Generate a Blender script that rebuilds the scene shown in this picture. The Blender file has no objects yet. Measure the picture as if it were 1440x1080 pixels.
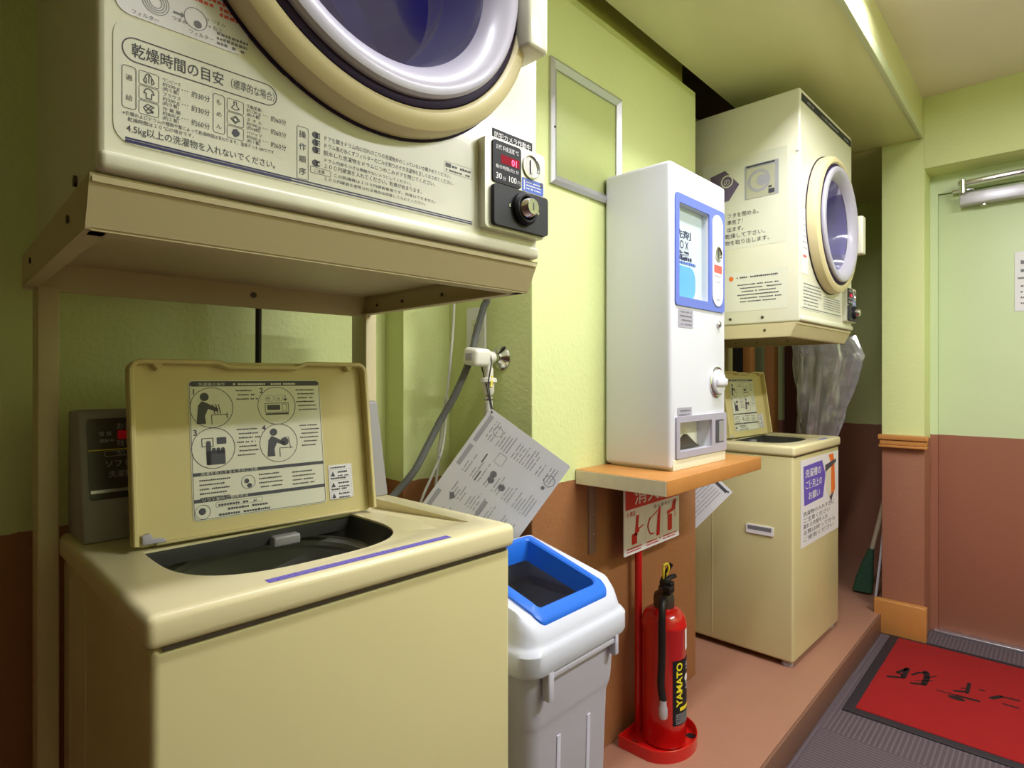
import bpy, bmesh, math, random
from mathutils import Matrix, Vector, Euler
from math import sin, cos, pi, radians

S = bpy.context.scene
C = S.collection
random.seed(7)

# ------------------------------------------------------------------ camera
cam_d = bpy.data.cameras.new('camera')
cam = bpy.data.objects.new('camera', cam_d)
C.objects.link(cam)
cam.location = (0, 0, 1.10)
cam.rotation_euler = (radians(90), 0, radians(42.8))
cam_d.sensor_width = 36
cam_d.lens = 36 * 834 / 1440
cam_d.shift_y = -8 / 1440
cam_d.clip_start = 0.02
S.camera = cam

# ------------------------------------------------------------------ world, exposure
w = bpy.data.worlds.new('world')
S.world = w
w.use_nodes = True
w.node_tree.nodes['Background'].inputs[0].default_value = (1.0, 0.99, 0.97, 1)
w.node_tree.nodes['Background'].inputs[1].default_value = 0.25
S.view_settings.view_transform = 'Standard'
S.view_settings.look = 'None'
S.view_settings.gamma = 1
S.view_settings.use_curve_mapping = False
S.view_settings.exposure = -0.02
LAMP_A = 9.5      # tube beside the soffit, near end
LAMP_B = 15.5      # tube beside the soffit, far end
LAMP_C = 41.0      # added unseen lamp, brightens the machine fronts

# ------------------------------------------------------------------ materials
def srgb(r, g, b):
    def f(c):
        c /= 255.0
        return c / 12.92 if c <= 0.04045 else ((c + 0.055) / 1.055) ** 2.4
    return (f(r), f(g), f(b), 1)

def mat(name, col, rough=0.5, metal=0.0, var=0.04, vscale=6.0, bump=0.0, bscale=80.0,
        coat=0.0, trans=0.0, ior=1.45, alpha=1.0, emit=None, estr=0.0, spec=0.5):
    m = bpy.data.materials.new(name)
    m.use_nodes = True
    nt = m.node_tree
    b = nt.nodes['Principled BSDF']
    b.inputs['Roughness'].default_value = rough
    b.inputs['Metallic'].default_value = metal
    b.inputs['Coat Weight'].default_value = coat
    b.inputs['Coat Roughness'].default_value = 0.08
    b.inputs['Transmission Weight'].default_value = trans
    b.inputs['IOR'].default_value = ior
    b.inputs['Alpha'].default_value = alpha
    b.inputs['Specular IOR Level'].default_value = spec
    if emit:
        b.inputs['Emission Color'].default_value = emit
        b.inputs['Emission Strength'].default_value = estr
    tc = nt.nodes.new('ShaderNodeTexCoord')
    n = nt.nodes.new('ShaderNodeTexNoise')
    n.inputs['Scale'].default_value = vscale
    n.inputs['Detail'].default_value = 4
    nt.links.new(tc.outputs['Object'], n.inputs['Vector'])
    mx = nt.nodes.new('ShaderNodeMixRGB')
    mx.inputs[1].default_value = tuple(max(0, c * (1 - var)) for c in col[:3]) + (1,)
    mx.inputs[2].default_value = tuple(min(1, c * (1 + var)) for c in col[:3]) + (1,)
    nt.links.new(n.outputs['Fac'], mx.inputs[0])
    nt.links.new(mx.outputs[0], b.inputs['Base Color'])
    if bump:
        n2 = nt.nodes.new('ShaderNodeTexNoise')
        n2.inputs['Scale'].default_value = bscale
        n2.inputs['Detail'].default_value = 3
        nt.links.new(tc.outputs['Object'], n2.inputs['Vector'])
        bp = nt.nodes.new('ShaderNodeBump')
        bp.inputs['Strength'].default_value = bump
        bp.inputs['Distance'].default_value = 0.004
        nt.links.new(n2.outputs['Fac'], bp.inputs['Height'])
        nt.links.new(bp.outputs[0], b.inputs['Normal'])
    return m

def wall_mat(name, top, bottom, zline, bump=0.35, rough=0.6, ragged=0.006):
    """two-tone painted plaster: one paint above the line, the other below"""
    m = bpy.data.materials.new(name)
    m.use_nodes = True
    nt = m.node_tree
    N, L = nt.nodes.new, nt.links.new
    b = nt.nodes['Principled BSDF']
    b.inputs['Roughness'].default_value = rough
    g = N('ShaderNodeNewGeometry')
    sx = N('ShaderNodeSeparateXYZ')
    L(g.outputs['Position'], sx.inputs[0])
    nz = N('ShaderNodeTexNoise'); nz.inputs['Scale'].default_value = 45
    L(g.outputs['Position'], nz.inputs['Vector'])
    ma = N('ShaderNodeMath'); ma.operation = 'MULTIPLY_ADD'
    L(nz.outputs['Fac'], ma.inputs[0]); ma.inputs[1].default_value = ragged
    L(sx.outputs[2], ma.inputs[2])
    st = N('ShaderNodeMath'); st.operation = 'GREATER_THAN'
    L(ma.outputs[0], st.inputs[0]); st.inputs[1].default_value = zline + ragged * .5
    nv = N('ShaderNodeTexNoise'); nv.inputs['Scale'].default_value = 2.5; nv.inputs['Detail'].default_value = 5
    L(g.outputs['Position'], nv.inputs['Vector'])
    cols = []
    for c in (top, bottom):
        x = N('ShaderNodeMixRGB')
        x.inputs[1].default_value = tuple(k * .95 for k in c[:3]) + (1,)
        x.inputs[2].default_value = tuple(min(1, k * 1.05) for k in c[:3]) + (1,)
        L(nv.outputs['Fac'], x.inputs[0]); cols.append(x)
    mx = N('ShaderNodeMixRGB')
    L(st.outputs[0], mx.inputs[0]); L(cols[1].outputs[0], mx.inputs[1]); L(cols[0].outputs[0], mx.inputs[2])
    L(mx.outputs[0], b.inputs['Base Color'])
    n2 = N('ShaderNodeTexNoise'); n2.inputs['Scale'].default_value = 90; n2.inputs['Detail'].default_value = 3
    L(g.outputs['Position'], n2.inputs['Vector'])
    vo = N('ShaderNodeTexVoronoi'); vo.inputs['Scale'].default_value = 55
    L(g.outputs['Position'], vo.inputs['Vector'])
    rp = N('ShaderNodeMapRange')
    rp.inputs[1].default_value = 0.0; rp.inputs[2].default_value = 0.25
    rp.inputs[3].default_value = 0.9; rp.inputs[4].default_value = 0.0
    L(vo.outputs['Distance'], rp.inputs[0])
    nm = N('ShaderNodeTexNoise'); nm.inputs['Scale'].default_value = 14
    L(g.outputs['Position'], nm.inputs['Vector'])
    gt = N('ShaderNodeMath'); gt.operation = 'GREATER_THAN'; gt.inputs[1].default_value = 0.56
    L(nm.outputs['Fac'], gt.inputs[0])
    mu = N('ShaderNodeMath'); mu.operation = 'MULTIPLY'
    L(rp.outputs[0], mu.inputs[0]); L(gt.outputs[0], mu.inputs[1])
    ad = N('ShaderNodeMath'); ad.operation = 'ADD'
    L(n2.outputs['Fac'], ad.inputs[0]); L(mu.outputs[0], ad.inputs[1])
    bp = N('ShaderNodeBump'); bp.inputs['Strength'].default_value = bump; bp.inputs['Distance'].default_value = 0.004
    L(ad.outputs[0], bp.inputs['Height']); L(bp.outputs[0], b.inputs['Normal'])
    return m

GREEN = srgb(216, 225, 158)
BROWN = srgb(160, 108, 66)
M = {}
M['wall'] = wall_mat('green over brown wall paint', GREEN, BROWN, 0.818)
M['wall_far'] = wall_mat('green over brown door wall paint', GREEN, srgb(160, 108, 84), 0.818, bump=.2)
M['door'] = wall_mat('pale green over brown door paint', srgb(207, 221, 176), srgb(156, 102, 80), 0.835, bump=.06, rough=.4, ragged=0.0)
M['olive'] = mat('green paint with olive shade', srgb(196, 196, 104), .6, bump=.2)  # strip above the column: shade of the slot put into the colour
M['soffit'] = mat('green soffit paint', srgb(222, 221, 164), .3, bump=.08)
M['lip'] = mat('pale grey green plaster lip', srgb(205, 212, 170), .5, bump=.3)
M['ceiling'] = mat('peach ceiling paint', srgb(240, 230, 216), .6, bump=.1)
M['platform'] = mat('terracotta vinyl floor', srgb(166, 120, 98), .4, var=.05, vscale=9, bump=.08, bscale=60)
M['riser'] = mat('brown step edge', srgb(128, 92, 74), .5)
M['wood'] = mat('orange varnished wood', srgb(192, 132, 70), .35, var=.12, vscale=14)
M['ply'] = mat('raw plywood edge', srgb(226, 214, 180), .7, var=.12, vscale=30)
M['cream'] = mat('cream enamel', srgb(231, 229, 206), .3, var=.02, coat=.3)
M['cream_ring'] = mat('yellowed cream plastic', srgb(220, 206, 158), .35, var=.03)
M['washer'] = mat('yellowed cream enamel', srgb(213, 203, 152), .3, var=.025, coat=.25)
M['washer_top'] = mat('yellowed cream plastic top', srgb(228, 217, 172), .33, var=.025, coat=.2)
M['lid'] = mat('aged yellow cream plastic', srgb(210, 196, 138), .4, var=.04)
M['stand'] = mat('cream painted steel', srgb(206, 194, 152), .45, var=.03)
M['white'] = mat('white enamel', srgb(220, 221, 230), .3, var=.01, coat=.3)
M['label'] = mat('off white label film', srgb(226, 226, 208), .35, var=.01)
M['label_white'] = mat('white label film', srgb(234, 232, 236), .35, var=.01)
M['paper'] = mat('white laminated paper', srgb(220, 220, 226), .3, var=.02, coat=.3)
M['ink'] = mat('dark grey ink', srgb(74, 74, 84), .5)
M['ink_mid'] = mat('mid grey ink', srgb(120, 120, 126), .5)
M['ink_light'] = mat('light grey ink', srgb(170, 170, 178), .5)
M['navy'] = mat('navy ink', srgb(44, 40, 96), .45)
M['red_ink'] = mat('red ink', srgb(206, 44, 42), .45)
M['pink_ink'] = mat('salmon red ink', srgb(224, 100, 90), .45)
M['purple'] = mat('purple ink', srgb(104, 88, 190), .45)
M['lavender'] = mat('lavender print', srgb(150, 138, 210), .45)
M['purple_grey'] = mat('greyish purple print', srgb(112, 98, 128), .45)
M['orange'] = mat('orange ink', srgb(236, 120, 50), .45)
M['yellow_ink'] = mat('yellow ink', srgb(240, 222, 40), .45)
M['black'] = mat('black plastic', srgb(30, 30, 34), .5, spec=.25)
M['fascia'] = mat('brownish black fascia film', srgb(72, 66, 58), .3)
M['dark'] = mat('charcoal plastic', srgb(50, 50, 54), .5, spec=.3)
M['seal'] = mat('dark plum rubber seal', srgb(44, 30, 58), .6, spec=.2)
M['clear_ring'] = mat('milky lavender door plastic', srgb(184, 180, 196), .3, var=.05, coat=.15)
M['drum'] = mat('blue violet steel drum', srgb(138, 130, 212), .38, metal=.2, var=.18, vscale=11)
M['drum_plain'] = mat('grey steel tub', srgb(170, 170, 162), .45, metal=.25, var=.1)
M['tub_black'] = mat('dark grey tub plastic', srgb(62, 62, 58), .4)
M['chrome'] = mat('chrome', srgb(214, 214, 214), .15, metal=1)
M['steel'] = mat('brushed aluminium', srgb(206, 206, 214), .3, metal=.85)
M['silver'] = mat('silver painted steel', srgb(200, 198, 206), .35, metal=.4)
M['rust_steel'] = mat('dull bracket steel', srgb(150, 128, 116), .45, metal=.5, var=.1)
M['grey_panel'] = mat('grey control panel plastic', srgb(150, 148, 146), .4)
M['grey'] = mat('pale grey plastic', srgb(170, 166, 180), .4)
M['coin'] = mat('pale warm grey metal', srgb(206, 204, 186), .35, metal=.3)
M['blue_frame'] = mat('violet blue frame plastic', srgb(104, 122, 206), .35)
M['blue'] = mat('bright blue plastic', srgb(38, 112, 226), .35)
M['blue_sticker'] = mat('blue sticker', srgb(74, 108, 206), .4)
M['sky_blue'] = mat('sky blue print', srgb(112, 188, 240), .4)
M['bin'] = mat('light grey bin plastic', srgb(198, 196, 212), .42)
M['bin_lid'] = mat('off white lid plastic', srgb(206, 209, 222), .38)
M['bin_in'] = mat('dark bin interior', srgb(150, 148, 153), .6)
M['red'] = mat('glossy red enamel', srgb(200, 22, 20), .2, coat=.6, var=.03)
M['hose'] = mat('black hose rubber', srgb(26, 24, 26), .45)
M['head'] = mat('dark olive valve metal', srgb(84, 76, 62), .4, metal=.4)
M['yellow'] = mat('yellow plastic', srgb(226, 208, 40), .4)
M['cable'] = mat('grey cable', srgb(98, 100, 98), .5)
M['cable_white'] = mat('white cable', srgb(206, 206, 196), .5)
M['cable_black'] = mat('black cable', srgb(30, 32, 30), .5)
M['tap_white'] = mat('ivory tap plastic', srgb(232, 230, 218), .35)
M['mat_red'] = mat('red mat pile', srgb(150, 14, 16), .95, var=.1, vscale=160, bump=.4, bscale=500)
M['mat_black'] = mat('black mat rubber', srgb(44, 38, 44), .6)
M['mat_ink'] = mat('black mat lettering', srgb(30, 10, 12), .9)
M['gap'] = mat('dark brown gap darkness', srgb(64, 44, 26), .8)  # darkness of the open gap over the recess, given as colour
M['dark_brown'] = mat('dark brown board', srgb(116, 74, 60), .5)
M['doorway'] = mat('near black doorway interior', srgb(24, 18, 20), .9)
M['bristle'] = mat('dark green bristles', srgb(52, 92, 66), .7, var=.3, vscale=60)
M['pole'] = mat('pale beige stick', srgb(196, 180, 150), .5)
M['purple_grip'] = mat('purple grip', srgb(96, 50, 140), .4)
M['led'] = mat('red led digits', srgb(255, 60, 90), .4, emit=srgb(255, 60, 100), estr=5)
M['led_dim'] = mat('red led window', srgb(80, 4, 18), .6, emit=srgb(190, 10, 40), estr=.5, spec=.1)
M['led_off'] = mat('dim red led', srgb(96, 8, 16), .3, emit=srgb(150, 8, 20), estr=.25)
M['lamp'] = mat('fluorescent diffuser', srgb(255, 255, 255), .5, emit=(1, 1, 1, 1), estr=6)
M['display'] = mat('pale vending display', srgb(222, 234, 236), .4)

def carpet_mat():
    m = mat('purple grey striped carpet', srgb(88, 75, 82), .95, var=.2, vscale=220, bump=.5, bscale=700)
    nt = m.node_tree; N, L = nt.nodes.new, nt.links.new
    b = nt.nodes['Principled BSDF']
    old = b.inputs['Base Color'].links[0].from_socket
    g = N('ShaderNodeNewGeometry'); sx = N('ShaderNodeSeparateXYZ'); L(g.outputs['Position'], sx.inputs[0])
    ck = N('ShaderNodeTexChecker'); ck.inputs['Scale'].default_value = 2.0
    ck.inputs['Color1'].default_value = (1, 1, 1, 1); ck.inputs['Color2'].default_value = (0, 0, 0, 1)
    mp = N('ShaderNodeMapping'); mp.inputs['Location'].default_value = (.1, .3, .25)
    L(g.outputs['Position'], mp.inputs[0]); L(mp.outputs[0], ck.inputs['Vector'])
    vals = []
    for ax in (0, 1):
        a = N('ShaderNodeMath'); a.operation = 'MULTIPLY'; a.inputs[1].default_value = 420
        L(sx.outputs[ax], a.inputs[0])
        s_ = N('ShaderNodeMath'); s_.operation = 'SINE'; L(a.outputs[0], s_.inputs[0]); vals.append(s_)
    mv = N('ShaderNodeMixRGB'); L(ck.outputs['Fac'], mv.inputs[0]); L(vals[0].outputs[0], mv.inputs[1]); L(vals[1].outputs[0], mv.inputs[2])
    gt = N('ShaderNodeMath'); gt.operation = 'GREATER_THAN'; gt.inputs[1].default_value = .45; L(mv.outputs[0], gt.inputs[0])
    mx = N('ShaderNodeMixRGB'); L(gt.outputs[0], mx.inputs[0]); L(old, mx.inputs[1]); mx.inputs[2].default_value = srgb(106, 92, 98)
    L(mx.outputs[0], b.inputs['Base Color'])
    return m
M['carpet'] = carpet_mat()

def glass_mat(name, tint, gloss=.25, rough=.03, milk=0.0, fres=.9, nscale=8):
    m = bpy.data.materials.new(name); m.use_nodes = True
    nt = m.node_tree; N, L = nt.nodes.new, nt.links.new
    out = nt.nodes['Material Output']; nt.nodes.remove(nt.nodes['Principled BSDF'])
    tr = N('ShaderNodeBsdfTransparent'); tr.inputs[0].default_value = tint
    gl = N('ShaderNodeBsdfGlossy'); gl.inputs['Roughness'].default_value = rough
    fr = N('ShaderNodeFresnel'); fr.inputs[0].default_value = 1.5
    ad = N('ShaderNodeMath'); ad.operation = 'MULTIPLY_ADD'; ad.inputs[1].default_value = fres; ad.inputs[2].default_value = gloss
    tc = N('ShaderNodeTexCoord'); nz = N('ShaderNodeTexNoise'); nz.inputs['Scale'].default_value = nscale
    L(tc.outputs['Object'], nz.inputs['Vector'])
    L(fr.outputs[0], ad.inputs[0])
    mx = N('ShaderNodeMixShader'); L(ad.outputs[0], mx.inputs[0]); L(tr.outputs[0], mx.inputs[1]); L(gl.outputs[0], mx.inputs[2])
    src = mx
    if milk:
        df = N('ShaderNodeBsdfDiffuse'); df.inputs[0].default_value = (.80, .78, .90, 1)
        mk = N('ShaderNodeMath'); mk.operation = 'MULTIPLY'; mk.inputs[1].default_value = milk * 2; L(nz.outputs['Fac'], mk.inputs[0])
        m2 = N('ShaderNodeMixShader'); L(mk.outputs[0], m2.inputs[0]); L(mx.outputs[0], m2.inputs[1]); L(df.outputs[0], m2.inputs[2]); src = m2
    L(src.outputs[0], out.inputs[0])
    return m
M['glass'] = glass_mat('violet tinted door glass', (.68, .66, .94, 1), .01, .06, fres=.16)
M['bowl'] = glass_mat('milky lavender bowl wall', (.66, .62, .80, 1), .05, .08, milk=.16, fres=.5, nscale=5)
M['acrylic'] = glass_mat('clear acrylic sheet', (.97, .97, .94, 1), .04, .38)
M['window'] = glass_mat('clear vending window', (.95, .97, .98, 1), .01, fres=.35)
M['plastic_bag'] = glass_mat('clear crumpled plastic', (.95, .93, .98, 1), .16, .10, milk=.19, nscale=24)

# ------------------------------------------------------------------ geometry helpers
def frame(o, right, up):
    r = Vector(right).normalized(); u = Vector(up); u = (u - u.dot(r) * r).normalized(); n = r.cross(u)
    m = Matrix.Identity(4)
    for i, v in enumerate((r, u, n, Vector(o))):
        m.col[i][:3] = v
    return m

def front_frame(o): return frame(o, (0, 1, 0), (0, 0, 1))     # faces +X, right is +Y
def side_frame(o): return frame(o, (1, 0, 0), (0, 0, 1))      # faces -Y, right is +X
def top_frame(o): return frame(o, (0, 1, 0), (-1, 0, 0))      # faces +Z, read from +X

_txt = {}
def text_geo(s, bold=0.0):
    k = (s, bold)
    if k not in _txt:
        cu = bpy.data.curves.new('lettering', 'FONT'); cu.body = s; cu.size = 1; cu.offset = bold; cu.resolution_u = 3
        o = bpy.data.objects.new('lettering', cu); C.objects.link(o)
        me = bpy.data.meshes.new_from_object(o.evaluated_get(bpy.context.evaluated_depsgraph_get()))
        vs = [v.co.copy() for v in me.vertices]; fs = [tuple(p.vertices) for p in me.polygons]
        bpy.data.objects.remove(o); bpy.data.curves.remove(cu); bpy.data.meshes.remove(me)
        _txt[k] = (vs, fs)
    return _txt[k]

def rr(x0, x1, y0, y1, r, n=5):
    """rounded rectangle outline, counter clockwise"""
    r = max(1e-5, min(r, (x1 - x0) / 2, (y1 - y0) / 2)); out = []
    for cx, cy, a in ((x1 - r, y0 + r, -90), (x1 - r, y1 - r, 0), (x0 + r, y1 - r, 90), (x0 + r, y0 + r, 180)):
        for k in range(n + 1):
            t = radians(a + 90 * k / n); out.append((cx + r * cos(t), cy + r * sin(t)))
    return out

def circ(cx, cy, r, n=32, a0=0): return [(cx + r * cos(2 * pi * k / n + a0), cy + r * sin(2 * pi * k / n + a0)) for k in range(n)]

class MB:
    def __init__(s, F=None): s.bm = bmesh.new(); s.F = F or Matrix.Identity(4)
    def v(s, p): return s.bm.verts.new(s.F @ Vector(p))
    def add(s, o, Mx=None):
        me = bpy.data.meshes.new('t'); o.to_mesh(me); o.free()
        if Mx is not None: me.transform(Mx)
        me.transform(s.F); s.bm.from_mesh(me); bpy.data.meshes.remove(me); return s
    def box(s, x0, x1, y0, y1, z0, z1, bev=0.0, seg=3, drop=None, R=None):
        b = bmesh.new(); bmesh.ops.create_cube(b, size=1)
        for v in b.verts: v.co = Vector(((x0 + x1) / 2 + v.co.x * (x1 - x0), (y0 + y1) / 2 + v.co.y * (y1 - y0), (z0 + z1) / 2 + v.co.z * (z1 - z0)))
        if bev: bmesh.ops.bevel(b, geom=b.edges[:], offset=bev, segments=seg, profile=.5, affect='EDGES')
        if drop:
            ax, sg = drop
            b.normal_update()
            bmesh.ops.delete(b, geom=[f for f in b.faces if f.normal[ax] * sg > .98], context='FACES')
        return s.add(b, R)
    def poly(s, pts, z0, z1=None):
        """flat outline in the frame's plane; extruded from z0 to z1 when z1 is given"""
        if z1 is None:
            s.bm.faces.new([s.v((x, y, z0)) for x, y in pts]); return s
        a = [s.v((x, y, z0)) for x, y in pts]; b = [s.v((x, y, z1)) for x, y in pts]
        n = len(pts)
        s.bm.faces.new(a[::-1]); s.bm.faces.new(b)
        for i in range(n): s.bm.faces.new((a[i], a[(i + 1) % n], b[(i + 1) % n], b[i]))
        return s
    def rrect(s, x0, x1, y0, y1, r, z0, z1=None, n=5): return s.poly(rr(x0, x1, y0, y1, r, n), z0, z1)
    def disc(s, cx, cy, r, z0, z1=None, n=32): return s.poly(circ(cx, cy, r, n), z0, z1)
    def loops(s, ls, cap0=False, cap1=False, closed=True):
        """skin a list of equal length point loops (3D, in frame)"""
        vs = [[s.v(p) for p in l] for l in ls]; n = len(ls[0])
        for a, b in zip(vs, vs[1:]):
            for i in range(n if closed else n - 1):
                j = (i + 1) % n
                try: s.bm.faces.new((a[i], a[j], b[j], b[i]))
                except ValueError: pass
        if cap0: s.bm.faces.new(vs[0][::-1])
        if cap1: s.bm.faces.new(vs[-1])
        return s
    def band(s, outer, inner, z0, z1=None):
        """ring between two outlines with equal counts"""
        if z1 is None:
            return s.loops([[(x, y, z0) for x, y in outer], [(x, y, z0) for x, y in inner]])
        L = [[(x, y, z0) for x, y in outer], [(x, y, z1) for x, y in outer], [(x, y, z1) for x, y in inner], [(x, y, z0) for x, y in inner]]
        return s.loops(L + [L[0]])
    def orect(s, x0, x1, y0, y1, r, t, z, n=5):
        return s.band(rr(x0, x1, y0, y1, r, n), rr(x0 + t, x1 - t, y0 + t, y1 - t, max(r - t, .0002), n), z)
    def oring(s, cx, cy, r, t, z, n=32): return s.band(circ(cx, cy, r, n), circ(cx, cy, r - t, n), z)
    def rect(s, x0, x1, y0, y1, z): return s.poly([(x0, y0), (x1, y0), (x1, y1), (x0, y1)], z)
    def line(s, x0, y0, x1, y1, t, z):
        d = Vector((x1 - x0, y1 - y0)); p = Vector((-d.y, d.x)).normalized() * t / 2
        return s.poly([(x0 - p.x, y0 - p.y), (x1 - p.x, y1 - p.y), (x1 + p.x, y1 + p.y), (x0 + p.x, y0 + p.y)], z)
    def text(s, t, x, y, h, z=.0004, w=None, bold=0.0, rot=0.0, center=False):
        vs, fs = text_geo(t, bold)
        if not vs: return s
        wd = max(v.x for v in vs); k = (w / wd) if w else h
        ca, sa = cos(rot), sin(rot); x_off = -wd * k / 2 if center else 0
        nv = [s.v((x + (v.x * k + x_off) * ca - v.y * h * sa, y + (v.x * k + x_off) * sa + v.y * h * ca, z)) for v in vs]
        for f in fs:
            try: s.bm.faces.new([nv[i] for i in f])
            except ValueError: pass
        return s
    def greek(s, x, y, w, h, z=.0004, rot=0.0):
        """a line of print too small to read in the photo: broken short dashes"""
        q = 0; ca, sa = cos(rot), sin(rot)
        while q < w:
            l = min(random.uniform(.45, .95) * h, w - q)
            if random.random() > .08:
                P = [(q, 0), (q + l, 0), (q + l, h * random.uniform(.55, .8)), (q, h * random.uniform(.55, .8))]
                s.poly([(x + a * ca - b * sa, y + a * sa + b * ca) for a, b in P], z)
            q += l + h * .2
        return s
    def cyl(s, p0, p1, r0, r1=None, n=24, bev=0.0):
        p0, p1 = Vector(p0), Vector(p1); d = (p1 - p0); L = d.length
        r1 = r0 if r1 is None else r1
        prof = [(0, 0), (r0 - bev, 0), (r0, bev), (r1, L - bev), (r1 - bev, L), (0, L)] if bev else [(0, 0), (r0, 0), (r1, L), (0, L)]
        return s.lathe(prof, p0, d, n)
    def lathe(s, prof, o=(0, 0, 0), axis=(0, 0, 1), n=32):
        q = Vector(axis).normalized().to_track_quat('Z', 'Y').to_matrix(); o = Vector(o); rows = []
        for r, h in prof:
            if r < 1e-6: rows.append([s.v(o + q @ Vector((0, 0, h)))])
            else: rows.append([s.v(o + q @ Vector((r * cos(2 * pi * k / n), r * sin(2 * pi * k / n), h))) for k in range(n)])
        for a, b in zip(rows, rows[1:]):
            for i in range(n):
                j = (i + 1) % n
                if len(a) == 1 and len(b) == 1: continue
                if len(a) == 1: f = (a[0], b[j], b[i])
                elif len(b) == 1: f = (a[i], a[j], b[0])
                else: f = (a[i], a[j], b[j], b[i])
                s.bm.faces.new(f)
        return s
    def tube(s, pts, r, n=10, smooth=6, cap=True):
        P = [Vector(p) for p in pts]
        if smooth and len(P) > 2:
            Q = []
            for i in range(len(P) - 1):
                a, b, c, d = P[max(i - 1, 0)], P[i], P[i + 1], P[min(i + 2, len(P) - 1)]
                for k in range(smooth):
                    t = k / smooth
                    Q.append(.5 * ((2 * b) + (c - a) * t + (2 * a - 5 * b + 4 * c - d) * t * t + (3 * b - a - 3 * c + d) * t ** 3))
            Q.append(P[-1]); P = Q
        rows = []; up = Vector((0.123, .37, .92)).normalized()
        for i, p in enumerate(P):
            d = (P[min(i + 1, len(P) - 1)] - P[max(i - 1, 0)]).normalized()
            a = d.cross(up)
            if a.length < 1e-3: a = d.cross(Vector((1, 0, 0)))
            a.normalize(); b = d.cross(a).normalized()
            rows.append([tuple(p + r * (cos(2 * pi * k / n) * a + sin(2 * pi * k / n) * b)) for k in range(n)])
        return s.loops(rows, cap, cap)
    def prism(s, pts, a0, a1, axis=1, bev=0.0):
        """outline in the plane across an axis: axis 1 takes (x,z) outlines, axis 0 takes (y,z), axis 2 takes (x,y)"""
        def P(p, a): return {1: (p[0], a, p[1]), 0: (a, p[0], p[1]), 2: (p[0], p[1], a)}[axis]
        b = bmesh.new(); A = [b.verts.new(P(p, a0)) for p in pts]; B = [b.verts.new(P(p, a1)) for p in pts]; n = len(pts)
        b.faces.new(A); b.faces.new(B[::-1])
        for i in range(n): b.faces.new((A[i], B[i], B[(i + 1) % n], A[(i + 1) % n]))
        bmesh.ops.recalc_face_normals(b, faces=b.faces[:])
        if bev: bmesh.ops.bevel(b, geom=b.edges[:], offset=bev, segments=3, profile=.5, affect='EDGES')
        return s.add(b)
    def cut(s, other):
        """boolean difference with another builder"""
        obs = []
        for q in (s, other):
            bmesh.ops.recalc_face_normals(q.bm, faces=q.bm.faces[:])
            me = bpy.data.meshes.new('t'); q.bm.to_mesh(me); o = bpy.data.objects.new('t', me); C.objects.link(o); obs.append(o)
        md = obs[0].modifiers.new('b', 'BOOLEAN'); md.operation = 'DIFFERENCE'; md.solver = 'EXACT'; md.object = obs[1]
        dg = bpy.context.evaluated_depsgraph_get(); dg.update()
        me = bpy.data.meshes.new_from_object(obs[0].evaluated_get(dg))
        s.bm.clear(); s.bm.from_mesh(me); other.bm.free()
        for o in obs: m_ = o.data; bpy.data.objects.remove(o); bpy.data.meshes.remove(m_)
        bpy.data.meshes.remove(me)
        return s
    def build(s, name, m, parent=None, smooth=35, fix=True):
        if fix: bmesh.ops.recalc_face_normals(s.bm, faces=s.bm.faces[:])
        me = bpy.data.meshes.new(name); s.bm.to_mesh(me); s.bm.free()
        me.materials.append(m)
        if smooth:
            me.polygons.foreach_set('use_smooth', [True] * len(me.polygons))
            me.set_sharp_from_angle(angle=radians(smooth))
        o = bpy.data.objects.new(name, me); C.objects.link(o); o.parent = parent
        return o
    def ink(s, name, m, parent): return s.build(name, m, parent, smooth=0, fix=False)

def tag(o, label, cat, group=None):
    o['label'] = label; o['category'] = cat
    if group: o['group'] = group
    return o
def thing(name, label, cat, loc=(0, 0, 0), rz=0.0, group=None):
    o = bpy.data.objects.new(name, None); C.objects.link(o); o.empty_display_size = .05
    o.location = loc; o.rotation_euler = (0, 0, rz)
    return tag(o, label, cat, group)
def struct(o): o['kind'] = 'structure'; return o
def plab(o, label): o['label'] = label; return o

# ================================================================== ROOM SHELL
ZL, ZC = -0.09, 2.37
struct(MB().box(-.625, 1.4, -2.2, 4.3, ZL - .06, ZL).build('floor', M['carpet']))
struct(MB().box(-1.5, -.625, -2.2, 4.3, ZL - .06, 0).build('floor_platform', M['platform']))
struct(MB().box(-.625, -.617, -2.2, 3.25, ZL, -.001, .002).build('trim_1', M['riser']))
struct(MB().box(-.462, 1.4, -2.2, 3.4, ZC, ZC + .05).build('ceiling', M['ceiling']))
so = MB(); so.box(-.967, -.46, -2.2, 3.24, 2.19, 2.45, .004); so.box(-.967, -.62, 3.23, 4.18, 2.19, 2.45)
struct(so.build('ceiling_soffit', M['soffit']))
struct(MB().box(-.474, -.4565, -2.2, 3.24, 2.186, 2.232, .003).build('trim_2', M['lip']))
struct(MB().box(-1.5, -.967, -2.2, 4.3, 2.42, 2.47).build('ceiling_recess', M['gap']))
# main wall: back wall, a shallow jog and the projecting wall
struct(MB().box(-1.5, -1.40, -2.2, .985, 0, 2.42).build('wall_back', M['wall']))
struct(MB().box(-1.5, -1.315, .985, 1.15, 0, 2.42).build('wall_jog', M['wall']))
struct(MB().box(-1.5, -.995, 1.15, 2.077, 0, 2.16, .003).build('wall_column', M['wall']))
struct(MB().box(-1.5, -1.03, 1.15, 2.04, 2.16, 2.42).build('wall_column_top', M['olive']))
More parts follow.
